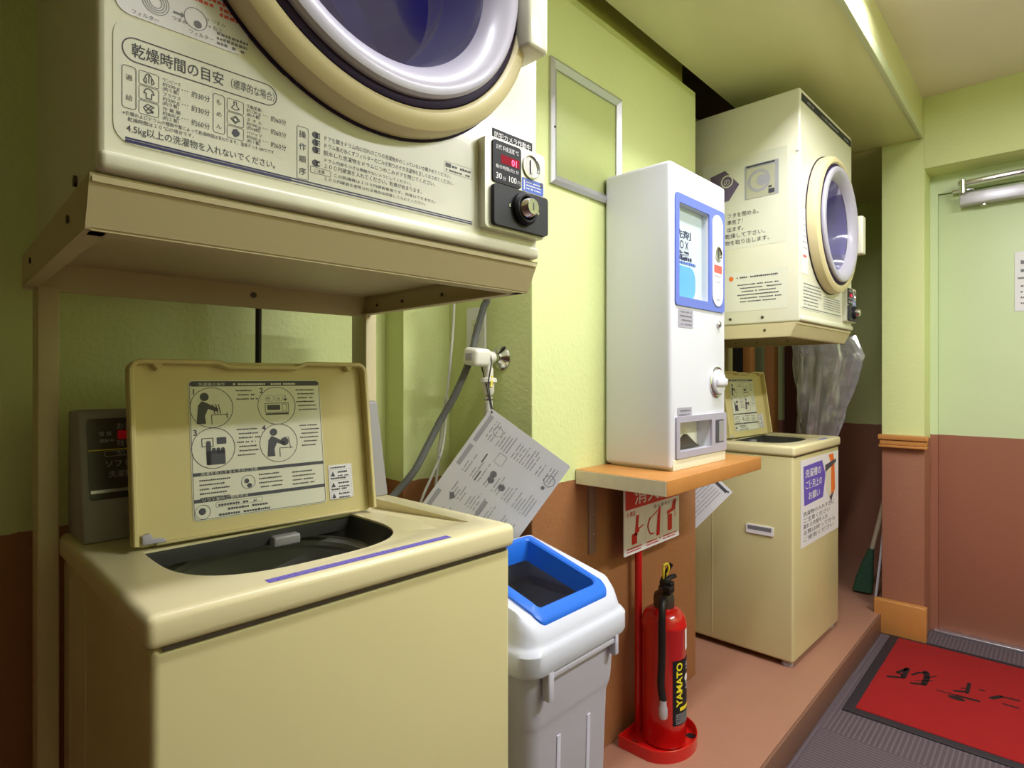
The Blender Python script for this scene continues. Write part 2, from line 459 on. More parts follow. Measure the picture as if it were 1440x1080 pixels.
# far recess: back wall around a dark doorway
dw = MB()
dw.box(-1.46, -1.36, 2.077, 3.30, 0, 2.42); dw.box(-1.46, -1.36, 3.30, 4.18, 1.72, 2.42)
struct(dw.build('wall_recess', M['wall']))
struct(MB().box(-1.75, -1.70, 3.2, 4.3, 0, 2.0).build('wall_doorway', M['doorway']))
struct(MB().box(-1.75, .0, 4.18, 4.28, 0, 2.42).build('wall_recess_end', M['wall_far']))
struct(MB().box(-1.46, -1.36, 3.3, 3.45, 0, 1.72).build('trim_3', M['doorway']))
for k, (a, b) in enumerate(((3.52, 3.60), (3.90, 3.99))):
    struct(MB().box(-1.40, -1.345, a, b, 0, 1.72, .003).build('trim_%d' % (4 + k), M['wood']))
struct(MB().box(-1.355, -1.215, 4.14, 4.18, 0, 1.75, .003).build('trim_6', M['dark_brown']))
# door wall: pier, lintel and deep reveal
pw = MB(); pw.box(-.622, -.455, 3.24, 4.18, ZL, 2.42, .003); pw.box(-.455, 1.4, 3.24, 3.5, 2.05, 2.42)
struct(pw.build('wall_door', M['wall_far']))
jb = MB(); jb.box(-.455, -.425, 3.405, 3.5, ZL, 2.05); jb.box(-.425, .6, 3.405, 3.5, 1.965, 2.05); jb.box(.522, 1.4, 3.3, 3.5, ZL, 2.05)
struct(jb.build('trim_7', M['door']))
d1 = struct(MB().box(-.425, .52, 3.42, 3.46, ZL + .012, 1.962, .002).build('door_1', M['door']))
MB().box(-.05, .16, 3.4185, 3.4205, .70, .7025).build('scratch', M['ink_light'], d1)
struct(MB().box(-.44, .55, 3.385, 3.47, ZL, ZL + .012, .003).build('trim_8', M['steel']))
tm = MB()
tm.box(-.632, -.437, 3.205, 3.25, .815, .838, .004); tm.box(-.627, -.442, 3.213, 3.25, .79, .815, .005); tm.box(-.63, -.44, 3.208, 3.25, .779, .79, .003)
struct(tm.build('trim_9', M['wood']))
struct(MB().box(-.648, -.442, 3.20, 3.24, ZL, .068, .006).build('baseboard_door', M['wood']))
struct(MB().box(1.35, 1.40, -2.2, 3.4, ZL, ZC).build('wall_right', M['wall_far']))
struct(MB().box(-1.5, 1.4, -2.25, -2.2, ZL, 2.42).build('wall_near', M['dark_brown']))

# ceiling lamps (out of view; the third is added to light the machine fronts)
def ceiling_lamp(x, y, power, label, hl=.5):
    t = thing('ceiling_light', label, 'ceiling light', (x, y, ZC), 0, 'corridor ceiling lights')
    MB().box(-.07, .07, -.5, .5, -.05, 0, .008).build('housing', M['white'], t)
    MB().box(-.055, .055, -.48, .48, -.062, -.05, .005).build('diffuser', M['lamp'], t)
    l = bpy.data.lights.new('lamp', 'AREA'); l.shape = 'RECTANGLE'; l.size = .11; l.size_y = .96; l.energy = power; l.color = (.98, .975, 1.05)
    lo = bpy.data.objects.new('lamp', l); C.objects.link(lo); lo.parent = t; lo.location = (0, 0, -.066)
ceiling_lamp(-.33, .80, LAMP_A, 'fluorescent ceiling light beside the soffit above the near washer')
ceiling_lamp(-.33, 1.70, LAMP_B, 'fluorescent ceiling light beside the soffit before the far dryer')
ceiling_lamp(.85, 1.65, LAMP_C, 'added unseen ceiling light brightening the machine fronts')

# ================================================================== COIN DRYERS
def rect_ray(a, y0, y1, z0, z1, cz):
    c, s_ = cos(a), sin(a); t = 1e9
    if c > 1e-9: t = min(t, y1 / c)
    if c < -1e-9: t = min(t, y0 / c)
    if s_ > 1e-9: t = min(t, (z1 - cz) / s_)
    if s_ < -1e-9: t = min(t, (z0 - cz) / s_)
    return (t * c, cz + t * s_)

DCZ = .384
def make_dryer(loc, rz, label):
    t = thing('clothes_dryer', label, 'dryer', loc, rz, 'coin dryers')
    W, H, D = .312, .816, .43
    # cabinet, open in front for the drum
    b = MB(); n = 96
    b.box(-D, 0, -W, W, 0, H, .007, 3, drop=(0, 1))
    an = [2 * pi * k / n for k in range(n)]
    cor = [math.atan2(s_ * (H - .014) / 2 + ((H) / 2 - DCZ), c * (W - .007)) for c, s_ in ((1, 1), (-1, 1), (-1, -1), (1, -1))]
    out = [rect_ray(a, -W + .007, W - .007, .007, H - .007, DCZ) for a in an]
    for cy, cz in ((W - .007, H - .007), (-W + .007, H - .007), (-W + .007, .007), (W - .007, .007)):
        i = min(range(n), key=lambda k: (out[k][0] - cy) ** 2 + (out[k][1] - cz) ** 2); out[i] = (cy, cz)
    b.loops([[(0, y, z) for y, z in out], [(0, .2 * cos(a), DCZ + .2 * sin(a)) for a in an]])
    b.build('cabinet', M['cream'], t)
    MB().box(-.01, .006, -W + .002, W - .002, .001, .0205, .006).build('lower_lip', M['cream'], t)
    # door
    F = front_frame((0, 0, DCZ)); dr = MB(F)
    dr.lathe([(.258, 0), (.2585, .022), (.255, .034), (.246, .041), (.234, .042), (.2285, .038), (.227, .02)], n=96)
    ring = dr.build('door_ring', M['cream_ring'], t)
    MB(F).lathe([(.2615, 0), (.2615, .0035), (.258, .0035)], n=96).build('ring_gasket', M['seal'], ring)
    MB(F).lathe([(.2285, .026), (.2265, .038), (.221, .0405), (.2165, .04), (.215, .03)], n=96).build('door_seal', M['seal'], t)
    MB(F).lathe([(.2165, .030), (.2165, .046), (.213, .0505), (.205, .0525), (.196, .051), (.186, .045), (.178, .037), (.172, .030), (.168, .022)], n=96).build('window_surround', M['clear_ring'], t)
    MB(F).lathe([(.1685, .022), (.163, -.002), (.154, -.045), (.146, -.068), (.138, -.076)], n=96).build('bowl_side', M['bowl'], t)
    g = MB(F).lathe([(.138, -.076), (.12, -.082), (.08, -.087), (.04, -.089), (0, -.09)], n=64).build('window_glass', M['glass'], t)
    dm = MB(F).lathe([(.172, .018), (.176, .0), (.20, -.03), (.22, -.08), (.22, -.34), (.19, -.37), (.08, -.375), (.06, -.36), (0, -.355)], n=64)
    dobj = dm.build('drum', M['drum'], t)
    hb = MB(F)
    hb.prism([(.0, .215), (.0, .262), (.052, .272), (.064, .268), (.066, .232), (.058, .222), (.036, .214)], -.07, .08, 2, .004) if False else None
    hb.box(.222, .268, -.078, .078, .0, .064, .007)
    hb.build('door_handle', M['cream'], t)
    # coin unit
    F = front_frame((0, 0, 0))
    cu = MB(F); cu.rrect(.176, .311, .031, .172, .008, 0, .016)
    coin = cu.build('coin_unit', M['coin'], t)
    MB(F).rrect(.190, .252, .103, .168, .005, .016, .0185).build('display_panel', M['black'], coin)
    MB(F).rrect(.188, .3105, .036, .099, .006, .016, .024).build('lock_plate', M['dark'], coin)
    k = MB(F); k.lathe([(.026, .024), (.026, .03), (.022, .034), (.019, .034), (.019, .028)], (.252, .07, 0), n=32)
    k.build('knob_collar', M['black'], coin)
    k = MB(F); k.lathe([(.019, .024), (.019, .03), (.015, .036), (.0135, .044), (.012, .046), (0, .046)], (.252, .07, 0), n=32); k.build('key_lock', M['chrome'], coin)
    k = MB(F); k.rect(.2508, .2532, .064, .076, .0463); k.ink('keyhole', M['ink'], coin)
    for x in (.222, .285):
        MB(F).disc(x, .07, .003, .024, .025, 12).build('screw', M['chrome'], coin)
    k = MB(F); k.lathe([(.0195, .016), (.0195, .019), (.0175, .0195), (.0165, .0165), (0, .0162)], (.277, .145, 0), n=32); k.build('coin_slot', M['chrome'], coin)
    k = MB(F); k.box(.2755, .2785, .134, .157, .0165, .0185, .0005); k.build('slot_lip', M['steel'], coin)
    MB(F).box(.300, .305, .118, .125, .016, .0172).build('return_hole', M['ink'], coin)
    MB(F).rrect(.256, .307, .1035, .125, .002, .016, .0164).build('blue_sticker', M['blue_sticker'], coin)
    p = MB(F); p.box(.260, .2625, .106, .122, .0165, .0167)
    for q in range(3): p.greek(.266, .118 - q * .005, .034, .003, .0167)
    p.ink('sticker_print', M['label_white'], coin)
    MB(F).rect(.207, .248, .1345, .148, .0187).ink('display_window', M['led_dim'], coin)
    MB(F).text('01', .230, .1355, .014, .019, bold=.01).ink('display_digits', M['led'], coin)
    p = MB(F)
    p.text('お代 料金温度 ℃', .196, .155, .0085, .0188, w=.05); p.text('動作時間(分) 分', .196, .1255, .0065, .0188, w=.05)
    p.text('30', .196, .109, .013, .0188, bold=.012); p.text('分', .211, .109, .007, .0188); p.text('100', .222, .109, .013, .0188, bold=.012); p.text('円', .243, .109, .007, .0188)
    p.ink('display_print', M['label_white'], coin)
    return t

def shirt(p, x, y, s_, z, kind):
    """small line drawing of a garment"""
    def pl(pts):
        for a, b in zip(pts, pts[1:]): p.line(x + a[0] * s_, y + a[1] * s_, x + b[0] * s_, y + b[1] * s_, .0009, z)
    if kind == 0: pl([(.3, .1), (.1, .3), (.3, .85), (.45, .95), (.6, .85), (.9, .3), (.7, .1)]); pl([(.5, .9), (.5, .15)]); pl([(.3, .1), (.3, .6)]); pl([(.7, .1), (.7, .6)])
    elif kind == 1: pl([(.3, .1), (.3, .55), (.12, .5), (.25, .85), (.4, .92), (.6, .92), (.75, .85), (.9, .5), (.7, .55), (.7, .1), (.3, .1)])
    elif kind == 2: pl([(.1, .5), (.4, .85), (.9, .7), (.6, .5), (.85, .3), (.4, .1), (.1, .5)]); pl([(.3, .3), (.7, .8)]); pl([(.2, .7), (.8, .2)])
    elif kind == 3: pl([(.15, .3), (.4, .6), (.35, .9), (.6, .9), (.6, .6), (.85, .3), (.5, .15), (.15, .3)])
    elif kind == 4: pl([(.1, .5), (.5, .85), (.9, .5), (.5, .15), (.1, .5)]); pl([(.25, .5), (.5, .72), (.75, .5), (.5, .28), (.25, .5)])
    else: p.poly([(x + a * s_, y + b * s_) for a, b in ((.15, .4), (.3, .8), (.6, .9), (.9, .6), (.8, .3), (.45, .1))], z)

near_dryer = make_dryer((-.665, .4575, 1.30), radians(-2.4), 'cream coin dryer cropped by the top edge, above the open yellowed washer')
far_dryer = make_dryer((-.659, 2.509, 1.30), radians(-1.5), 'cream coin dryer seen side on below the soffit, beyond the white vending box')

# ---- printed labels on the near dryer
F = front_frame((.0, 0, 0))
lb = MB(F).rrect(-.298, .168, .0315, .1555, .018, .0002, .0008).build('instruction_label', M['label'], near_dryer)
Z = .0011
p = MB(F)
p.orect(-.291, -.137, .114, .1385, .012, .0011, Z, 8)
p.text('乾燥時間の目安', -.283, .1205, .0150, Z, w=.087, bold=.008); p.text('（標準的な場合）', -.193, .1215, .0115, Z, w=.053)
for x0, xs, names, times in ((-.291, ('適', '給'), (('ワンピース', '約200ｇ', '(約５着)'), ('ブラウス', '約200ｇ', '(約９着)'), ('作 業 服', '約800ｇ', '(約１着)')), ('約30分', '約30分', '約60分')),
                             (-.207, ('も', 'め', 'ん'), (('下着(肌着)', '約120ｇ', '(約４着)'), ('タ オ ル', '約700ｇ', '(約10枚)'), ('パジャマ', '約500ｇ', '(約７着)')), ('約60分', '約60分', '約60分'))):
    top = .109
    p.orect(x0, x0 + .0125, .0665, top, .003, .0006, Z)
    for i, c in enumerate(xs): p.text(c, x0 + .0032, top - (.014 if len(xs) == 2 else .011) - i * (.02 if len(xs) == 2 else .013), .0062, Z)
    for r in range(3):
        y = top - .0145 - r * .0148
        p.orect(x0 + .0145, x0 + .0325, y, y + .0140, .002, .0005, Z)
        shirt(p, x0 + .0175, y + .001, .012, Z, r + (0 if x0 < -.25 else 3))
        a, b_, c_ = names[r]
        p.text(a, x0 + .0355, y + .0098, .0045, Z, w=.017); p.text(b_, x0 + .0355, y + .0052, .0045, Z, w=.016); p.text(c_, x0 + .0355, y + .0006, .0045, Z, w=.015)
        for q in range(3): p.rect(x0 + .0535 + q * .0025, x0 + .0546 + q * .0025, y + .0065, y + .0072, Z)
        p.text(times[r], x0 + .0625, y + .003, .0075, Z, w=.0185)
p.text('※衣類およびドラムの種類や量によって乾燥時間は変わります。温風デッキ100℃です', -.2905, .0600, .0046, Z, w=.150)
p.text('乾燥時間は１０℃の場合です。', -.286, .0545, .0046, Z, w=.060)
p.text('4.5kg以上の洗濯物を入れないでください。', -.287, .0440, .0092, Z, w=.148, bold=.006)
p.orect(-.113, -.0985, .039, .102, .002, .0006, Z)
for i, c in enumerate('操作順序'): p.text(c, -.1105, .0895 - i * .0148, .0092, Z, bold=.008)
rows = ((.0940, 'ドアを開きドラム内に切れのこりの洗濯物がのこっていないか確かめてください。'), (.0850, 'ドラム奥の糸くずフィルターのごみを取りのぞき洗濯物を正しくおさめてください。'),
        (.0760, '脱水した洗濯物をドラムにつめこみドアを閉じてください。'), (.0600, '１００円硬貨を入れてください。乾燥が始まります。'))
for i, (y, s_) in enumerate(rows):
    p.disc(-.0895, y + .0028, .0042, Z, n=16); p.rect(-.0895, -.0835, y - .0008, y + .0062, Z)
    p.text(s_, -.0790, y, .0066, Z, w=(.200, .205, .172, .148)[i])
p.text('ドラム内部を小さな隙間がないようにしてください。', -.0790, .0680, .0046, Z, w=.13)
p.text('この乾燥機は１００円硬貨専用です。両替はできません。', -.0660, .0520, .0046, Z, w=.16)
p.text('１００円硬貨を使用される場合は両替して入れてください。', -.0790, .0450, .0046, Z, w=.155)
p.orect(-.0960, -.0690, .0500, .0580, .001, .0005, Z); p.text('ご注意', -.092, .0520, .0050, Z)
p.rrect(.112, .122, .1095, .1155, .001, Z); p.greek(.124, .1105, .036, .005, Z); p.greek(.113, .1040, .046, .004, Z); p.orect(.110, .163, .1015, .1175, .001, .0003, Z)
p.ink('printed_text', M['ink'], lb)
p = MB(F); p.rect(-.288, .163, .0365, .0382, Z); p.rect(-.288, .163, .0335, .0352, Z); p.rect(-.288, -.12, .0330, .0358, Z + .0001); p.ink('printed_stripes', M['navy'], lb)
p = MB(F); p.text('1', -.0868, .094, .0062, .0013, bold=.02); p.text('2', -.0868, .085, .0062, .0013, bold=.02); p.text('3', -.0868, .076, .0062, .0013, bold=.02); p.text('4', -.0868, .060, .0062, .0013, bold=.02); p.ink('step_numbers', M['label'], lb)
wl = MB(F).rrect(-.297, -.170, .1600, .345, .014, .0002, .0008).build('filter_label', M['label_white'], near_dryer)
p = MB(F)
p.text('掃除', -.289, .183, .007, Z)
for k in range(4): p.oring(-.2615, .182, .0125 - k * .0022, .0006, Z, 24)
p.rect(-.2455, -.2380, .1785, .1805, Z); p.poly([(-.238, .1765), (-.238, .1825), (-.2345, .1795)], Z)
p.oring(-.224, .181, .0115, .0006, Z, 24); p.disc(-.222, .176, .004, Z, n=12)
p.text('フィルター', -.283, .1625, .005, Z); p.text('つまみ', -.247, .1715, .005, Z); p.text('フィルター', -.231, .1640, .005, Z); p.text('→ つまみ', -.215, .184, .005, Z); p.text('→ 取る', -.213, .177, .005, Z)
for k, wd in enumerate((.044, .043, .040)): p.greek(-.203, .1735 - k * .0052, wd * .75, .0045, Z)
p.ink('printed_text', M['ink_mid'], wl)
p = MB(F)
for k, (x, wd) in enumerate(((-.262, .088), (-.262, .088), (-.262, .085), (-.20, .03))): p.greek(x, .213 - k * .0062, wd, .0056, Z)
p.ink('red_print', M['pink_ink'], wl)
cl = MB(F).rect(.205, .297, .1775, .1945, .0006).build('camera_notice', M['black'], near_dryer, smooth=0)
MB(F).text('防犯カメラ作動中', .209, .1812, .0108, .0010, w=.083, bold=.004).ink('notice_print', M['label_white'], cl)

# ---- printed labels on the far dryer
pq = MB(F).rect(-.300, .300, .772, .801, .0006).build('name_plaque', M['dark'], far_dryer, smooth=0)
p = MB(F); p.greek(-.24, .781, .07, .010, .001); p.greek(-.08, .781, .2, .010, .001); p.greek(.2, .781, .06, .010, .001); p.ink('plaque_print', M['ink_light'], pq)
lb = MB(F).rrect(-.30, .165, .045, .150, .006, .0002, .0008).build('instruction_label', M['label'], far_dryer)
p = MB(F)
for k in range(7): p.greek(-.28, .133 - k * .012, .19 if k < 4 else .16, .0065, Z); p.greek(-.06, .108 - k * .009, .2, .005, Z) if k < 6 else None
p.rect(-.29, .16, .049, .0525, Z); p.ink('printed_text', M['ink_mid'], lb)
wl = MB(F).rrect(-.297, -.23, .17, .40, .006, .0002, .0008).build('filter_label', M['label_white'], far_dryer)
p = MB(F)
for k in range(6): p.greek(-.29, .36 - k * .02, .05, .006, Z)
p.ink('printed_text', M['ink_light'], wl)
p = MB(F); p.rect(-.285, -.25, .228, .236, Z); p.ink('red_print', M['pink_ink'], wl)

# posters on the far dryer's side that faces the camera (local origin sits at the dryer's front centre)
F = side_frame((0, -.312, 0)); G = .0005
ps = MB(F).rect(-.36, -.042, .285, .625, G).build('notice_sheet', M['label'], far_dryer, smooth=0)
p = MB(F); p.rrect(-.195, -.072, .46, .585, .004, G + .0004); p.ink('dryer_picture', M['ink_light'], ps)
p = MB(F); p.rrect(-.188, -.085, .462, .572, .004, G + .0007); p.disc(-.142, .522, .045, G + .0010, n=32); p.ink('picture_light', M['coin'], ps)
p = MB(F); p.oring(-.142, .522, .041, .010, G + .0013, 32); p.disc(-.130, .522, .02, G + .0014, n=20); p.ink('picture_grey', M['ink_light'], ps)
p = MB(F); p.rect(-.188, -.085, .577, .583, G + .0012); p.rrect(-.108, -.086, .468, .484, .002, G + .0013); p.rrect(-.108, -.096, .488, .496, .002, G + .0013)
for k, (s_, x, wd) in enumerate((('フタを閉める。', -.262, .119), ('準完了！', -.262, .06), ('出ます。', -.262, .062), ('乾燥して下さい。', -.27, .150), ('物を取り出します。', -.27, .165))):
    p.text(s_, x, .405 - k * .0255, .019, G + .0008, w=wd, bold=.003)
p.ink('printed_text', M['ink'], ps)
p = MB(F); p.poly([(-.30, .47), (-.255, .47), (-.215, .525), (-.27, .588), (-.33, .575)], G + .0006); p.ink('purple_arrow', M['purple_grey'], ps)
p = MB(F); p.oring(-.262, .545, .024, .005, G + .0009, 28); p.text('の', -.277, .532, .028, G + .0009); p.ink('arrow_print', M['label'], ps)
ps = MB(F).rect(-.36, -.042, .050, .195, G).build('caution_sheet', M['label'], far_dryer, smooth=0)
p = MB(F)
p.greek(-.225, .172, .15, .008, G + .0005)
for k in range(6): p.greek(-.222 + (.01 if k not in (0, 3) else 0), .145 - k * .0125, .15 - .02 * (k % 3 == 2), .0062, G + .0005)
p.ink('printed_text', M['ink'], ps)
p = MB(F); p.disc(-.246, .174, .009, G + .0005, n=16); p.ink('orange_dot', M['orange'], ps)
for x, z in ((-.13, .022), (-.25, .022)): MB(F).disc(x, z, .0055, 0, .002, 14).build('screw', M['head'], far_dryer)
MB(F).disc(-.006, .60, .006, 0, .004, 14).build('bumper', M['label_white'], far_dryer)
MB(F).disc(-.10, .012, .006, 0, .003, 14).build('screw', M['head'], near_dryer)

# ================================================================== DRYER STANDS
def make_stand(loc, rz, label):
    t = thing('dryer_stand', label, 'stand', loc, rz, 'dryer stands')
    T = MB()
    T.prism([(-.004, -.002), (-.028, -.05), (-.034, -.05), (-.012, -.005)], -.316, .316)          # sloped front
    T.box(-.55, -.026, -.05, -.052, 0, 0) if False else None
    for sg in (-1, 1):                                                                         # side walls
        y0, y1 = sorted((sg * .316, sg * .311))
        T.prism([(-.55, -.052), (-.55, -.002), (-.005, -.002), (-.028, -.05), (-.03, -.052)], y0, y1)
        y0, y1 = sorted((sg * .316, sg * .297))
        T.box(-.55, -.034, y0, y1, -.0525, -.0500)
    T.box(-.056, -.03, -.311, .311, -.0525, -.050)                                              # front flange
    T.box(-.55, -.005, -.314, .314, -.010, -.002)                                                # top sheet
    T.box(-.555, -.549, -.316, .316, -.056, -.002)                                                # rear beam
    tr = T.build('tray', M['stand'], t)
    P = MB()
    for x in (-.50, -.40, -.26, -.12): P.cyl((x, .3105, -.032), (x, .3085, -.032), .0035, n=10)
    for x in (-.44, -.12): P.cyl((x, -.3165, -.026), (x, -.3185, -.026), .0045, n=10)
    P.cyl((-.5485, .05, -.03), (-.5465, .05, -.03), .006, n=10)
    P.build('bolt_holes', M['head'], tr)
    MB().rrect(-.02, .05, -.09, -.12, 0.004, 0) if False else None
    MB().box(-.15, -.125, -.03, .035, -.018, -.010, .002).build('tape_tab', M['tap_white'], tr)
    for sg in (-1, 1):
        y0, y1 = ((-.298, -.270), (.302, .330))[sg > 0]
        lg = MB().box(-.60, -.535, y0, y1, -1.28, -.050, .002).build('post', M['stand'], t)
    for sg in (-1, 1):
        y0, y1 = ((-.298, -.270), (.302, .330))[sg > 0]
        MB().box(-.605, -.53, y0 - .004, y1 + .004, -1.30, -1.27, .004).build('foot', M['stand'], t)
    MB().box(-.585, -.555, -.30, .30, -1.1, -1.06, .003).build('cross_bar', M['stand'], t)
    return t
make_stand((-.665, .4575, 1.30), radians(-2.4), 'cream steel rack holding up the near dryer, behind the open washer')
make_stand((-.659, 2.509, 1.30), radians(-1.5), 'cream steel rack holding up the dryer beyond the vending box')

# ================================================================== WASHING MACHINES
def make_washer(loc, rz, label, far=False):
    t = thing('washing_machine', label, 'washing machine', loc, rz, 'top loading coin washers')
    b = MB()
    b.box(-.50, -.007, -.281, .281, .022, .803, .010, 4, drop=(2, 1))
    body = b.build('body', M['washer'], t)
    # pressed panel seams on the side
    s_ = MB()
    for x in (-.44, -.33): s_.box(x, x + .004, -.2822, -.280, .05, .78)
    s_.build('side_seam', M['washer'], body)
    MB().box(-.006, -.0055, -.27, .27, .7985, .8035).build('shadow_gap', M['head'], body)
    hx, hy, hr = -.222, -.048, .174
    def hole(r, xa, xb):
        pts = []
        for a in [2 * pi * k / 64 for k in range(64)]:
            c_, s__ = cos(a), sin(a); e_ = 2 / 3.0
            px_ = abs(c_) ** e_ * (1 if c_ > 0 else -1); py_ = abs(s__) ** e_ * (1 if s__ > 0 else -1)
            pts.append((min(max(hx + (xb - hx if c_ > 0 else r) * px_, xa), xb), hy + r * py_))
        return pts
    top = MB().box(-.50, 0, -.2875, .2875, .803, .843, .011, 4)
    c = MB(); c.prism(hole(hr, -.279, -.058), .78, .87, 2)
    top.cut(c)
    c = MB(); c.prism([(-.385, .837), (-.385, .86), (-.045, .86), (-.07, .8425), (-.10, .839), (-.36, .823)], .172, .238, 1)      # sunken ledge beside the lid
    top.cut(c)
    c = MB(); c.prism([(max(-.45, hx + (x - hx) * 1.10), hy + (y - hy) * 1.10) for x, y in hole(hr, -.44, -.060)], .78, .8375, 2)   # hollow under the rim
    top.cut(c)
    top.build('top_cover', M['washer_top'], t)
    tb = MB(); tb.loops([[(x, y, zz_) for x, y in hole(r_, xa_, xb_)] for r_, xa_, xb_, zz_ in ((.1738, -.2788, -.0582, .8395), (.172, -.278, -.060, .832), (.168, -.280, -.063, .815))] + [[(x, y, .804) for x, y in circ(hx, hy, .160, 64)]])
    tub = tb.build('tub_ring', M['tub_black'], t)
    tb = MB(); tb.lathe([(.160, .804), (.160, .800), (.150, .796), (.149, .788), (.156, .780), (.156, .735), (.159, .730), (.156, .725), (.156, .46), (.15, .44), (.05, .44), (.03, .47), (0, .47)], (hx, hy, 0), n=64)
    tb.build('spin_basket', M['drum_plain'], tub)
    c = MB(); c.box(-.290, -.262, -.030, .018, .812, .830, .004); c.build('lid_catch', M['grey_panel'], tub)
    # control panel at the back
    cp = MB().prism([(-.381, .843), (-.424, 1.046), (-.43, 1.05), (-.50, 1.046), (-.505, .80), (-.49, .80), (-.49, .843)], -.274, .280, 1, .004)
    pan = cp.build('control_panel', M['grey_panel'], t)
    PF = frame((-.381, -.274, .843), (0, 1, 0), (-.043, 0, .203))
    fc = MB(PF).rrect(.010, .37, .066, .196, .006, .0003, .0012).build('fascia', M['fascia'], pan)
    q = MB(PF); q.rect(.012, .36, .0765, .0815, .0016); q.ink('chrome_line', M['steel'], fc)
    q = MB(PF); q.rect(.011, .36, .1440, .1455, .0016); q.ink('brass_line', M['yellow'], fc)
    q = MB(PF)
    q.text('お洗い', .050, .178, .012, .0016); q.text('蛍 錠', .026, .168, .008, .0016); q.text('運転中', .026, .157, .007, .0016)
    q.text('残り分', .050, .150, .011, .0016); q.orect(.032, .085, .1335, .1425, .004, .0008, .0016); q.text('洗い', .048, .1345, .009, .0016)
    q.text('ソフト剤', .032, .117, .0125, .0016, bold=.004); q.text('洗濯脱水', .036, .1005, .0115, .0016, bold=.004)
    q.ink('fascia_print', M['ink_light'], fc)
    MB(PF).rect(.052, .102, .161, .175, .0015).ink('red_display', M['led_off'], fc)
    # raised lid
    w_, h_ = .398, .283
    LF = frame((-.289, -.232, .847), (.02, .398, 0), (-.040, 0, .28))
    l = MB(LF); l.rrect(0, w_, 0, h_, .014, -.010, 0)
    lid = l.build('lid', M['lid'], t)
    prof = []
    def rim_y(x):
        d = 0
        if .125 < x < .280:
            k = min(1, (x - .125) / .022, (.280 - x) / .022); d = .0075 * (k * k * (3 - 2 * k))
        return h_ - d
    path = [(w_ - .003, .004)] + [(w_ - .003, y) for y in (.05, .1, .15, .2, .25, h_ - .016)] + [(w_ - .008, h_ - .006)]
    path += [(x, rim_y(x) - .003) for x in [w_ - .016 - k * (w_ - .032) / 48 for k in range(49)]]
    path += [(.008, h_ - .006), (.003, h_ - .016)] + [(.003, y) for y in (.25, .2, .15, .1, .05)] + [(.003, .004)]
    rows = []
    for i, (x, y) in enumerate(path):
        a = Vector(path[max(i - 1, 0)]); e = Vector(path[min(i + 1, len(path) - 1)]); d = (e - a).normalized(); n = Vector((-d.y, d.x)) * .0035
        rows.append([(x + n.x, y + n.y, -.008), (x + n.x, y + n.y, .018), (x + n.x * .5, y + n.y * .5, .0195), (x - n.x * .5, y - n.y * .5, .0195), (x - n.x, y - n.y, .018), (x - n.x, y - n.y, -.008)])
    MB(LF).loops(rows, True, True).build('rim', M['lid'], lid)
    MB(LF).box(.03, w_ - .03, .0, .005, 0, .010, .002).build('lower_rib', M['lid'], lid)
    k = MB(LF)
    for x in (.030, w_ - .045): k.prism([(x, h_ - .004), (x + .018, h_ - .004), (x + .009, h_ - .016)], 0, .016, 2, .0008)
    k.build('corner_gusset', M['lid'], lid)
    k = MB(LF); k.prism([(.012, .004), (.045, .004), (.040, .010), (.026, .012), (.022, .020), (.012, .018)], .001, .012, 2, .001); k.build('hinge_clip', M['grey'], lid)
    sheet = MB(LF).rrect(.084, .307, .026, .252, .007, .0003, .0009).build('usage_label', M['label'], lid)
    zz = .0013; q = MB(LF)
    q.orect(.0855, .3055, .0275, .2505, .006, .0007, zz)
    q.poly(rr(.086, .305, .2418, .2500, .004), zz)
    for y in (.0965, .0545): q.rect(.086, .3055, y, y + .0055, zz)
    q.text('1', .0885, .229, .013, zz, bold=.02); q.text('2', .1965, .2295, .013, zz, bold=.02); q.text('3', .0885, .162, .013, zz, bold=.02); q.text('4', .1975, .164, .013, zz, bold=.02)
    for cx, cy in ((.1185, .2065), (.2255, .2065), (.1185, .140), (.2255, .141)): q.oring(cx, cy, .0335, .001, zz, 40)
    # 1: person filling the machine
    def person(cx, cy, s_):
        q.disc(cx - .011 * s_, cy + .018 * s_, .0068 * s_, zz, n=20)
        q.poly([(cx - .024 * s_, cy - .026 * s_), (cx - .021 * s_, cy + .004 * s_), (cx - .015 * s_, cy + .011 * s_), (cx - .008 * s_, cy + .008 * s_), (cx + .010 * s_, cy - .002 * s_), (cx + .008 * s_, cy - .007 * s_), (cx - .006 * s_, cy - .002 * s_), (cx - .011 * s_, cy - .013 * s_), (cx - .010 * s_, cy - .026 * s_)], zz)
        q.line(cx - .001 * s_, cy - .028 * s_, cx - .001 * s_, cy - .012 * s_, .0012, zz); q.line(cx - .001 * s_, cy - .012 * s_, cx + .024 * s_, cy - .012 * s_, .0012, zz)
    person(.1185, .2065, 1.0)
    for a in (.004, .009, .013): q.line(.1185 + a, .196, .1185 + a - .003, .212, .0015, zz)
    q.line(.1415, .188, .1415, .197, .0015, zz)
    person(.2275, .143, .95); q.disc(.2355, .1425, .0072, zz, n=16); q.line(.246, .130, .243, .150, .001, zz); q.line(.243, .150, .236, .150, .001, zz)
    # 2: coin unit, 3: hand pressing the button
    q.orect(.2045, .2465, .1945, .2115, .001, .001, zz); q.rect(.2085, .2310, .1990, .2080, zz); q.orect(.2345, .2430, .1975, .2095, .001, .0008, zz); q.rect(.2050, .2460, .1905, .1935, zz)
    q.text('M', .208, .2165, .008, zz); q.orect(.2065, .2205, .2145, .2250, .004, .0004, zz); q.orect(.2225, .2365, .2145, .2250, .004, .0004, zz); q.text('10', .2245, .2165, .007, zz)
    q.line(.241, .216, .241, .226, .001, zz); q.poly([(.237, .2185), (.245, .2185), (.241, .2145)], zz)
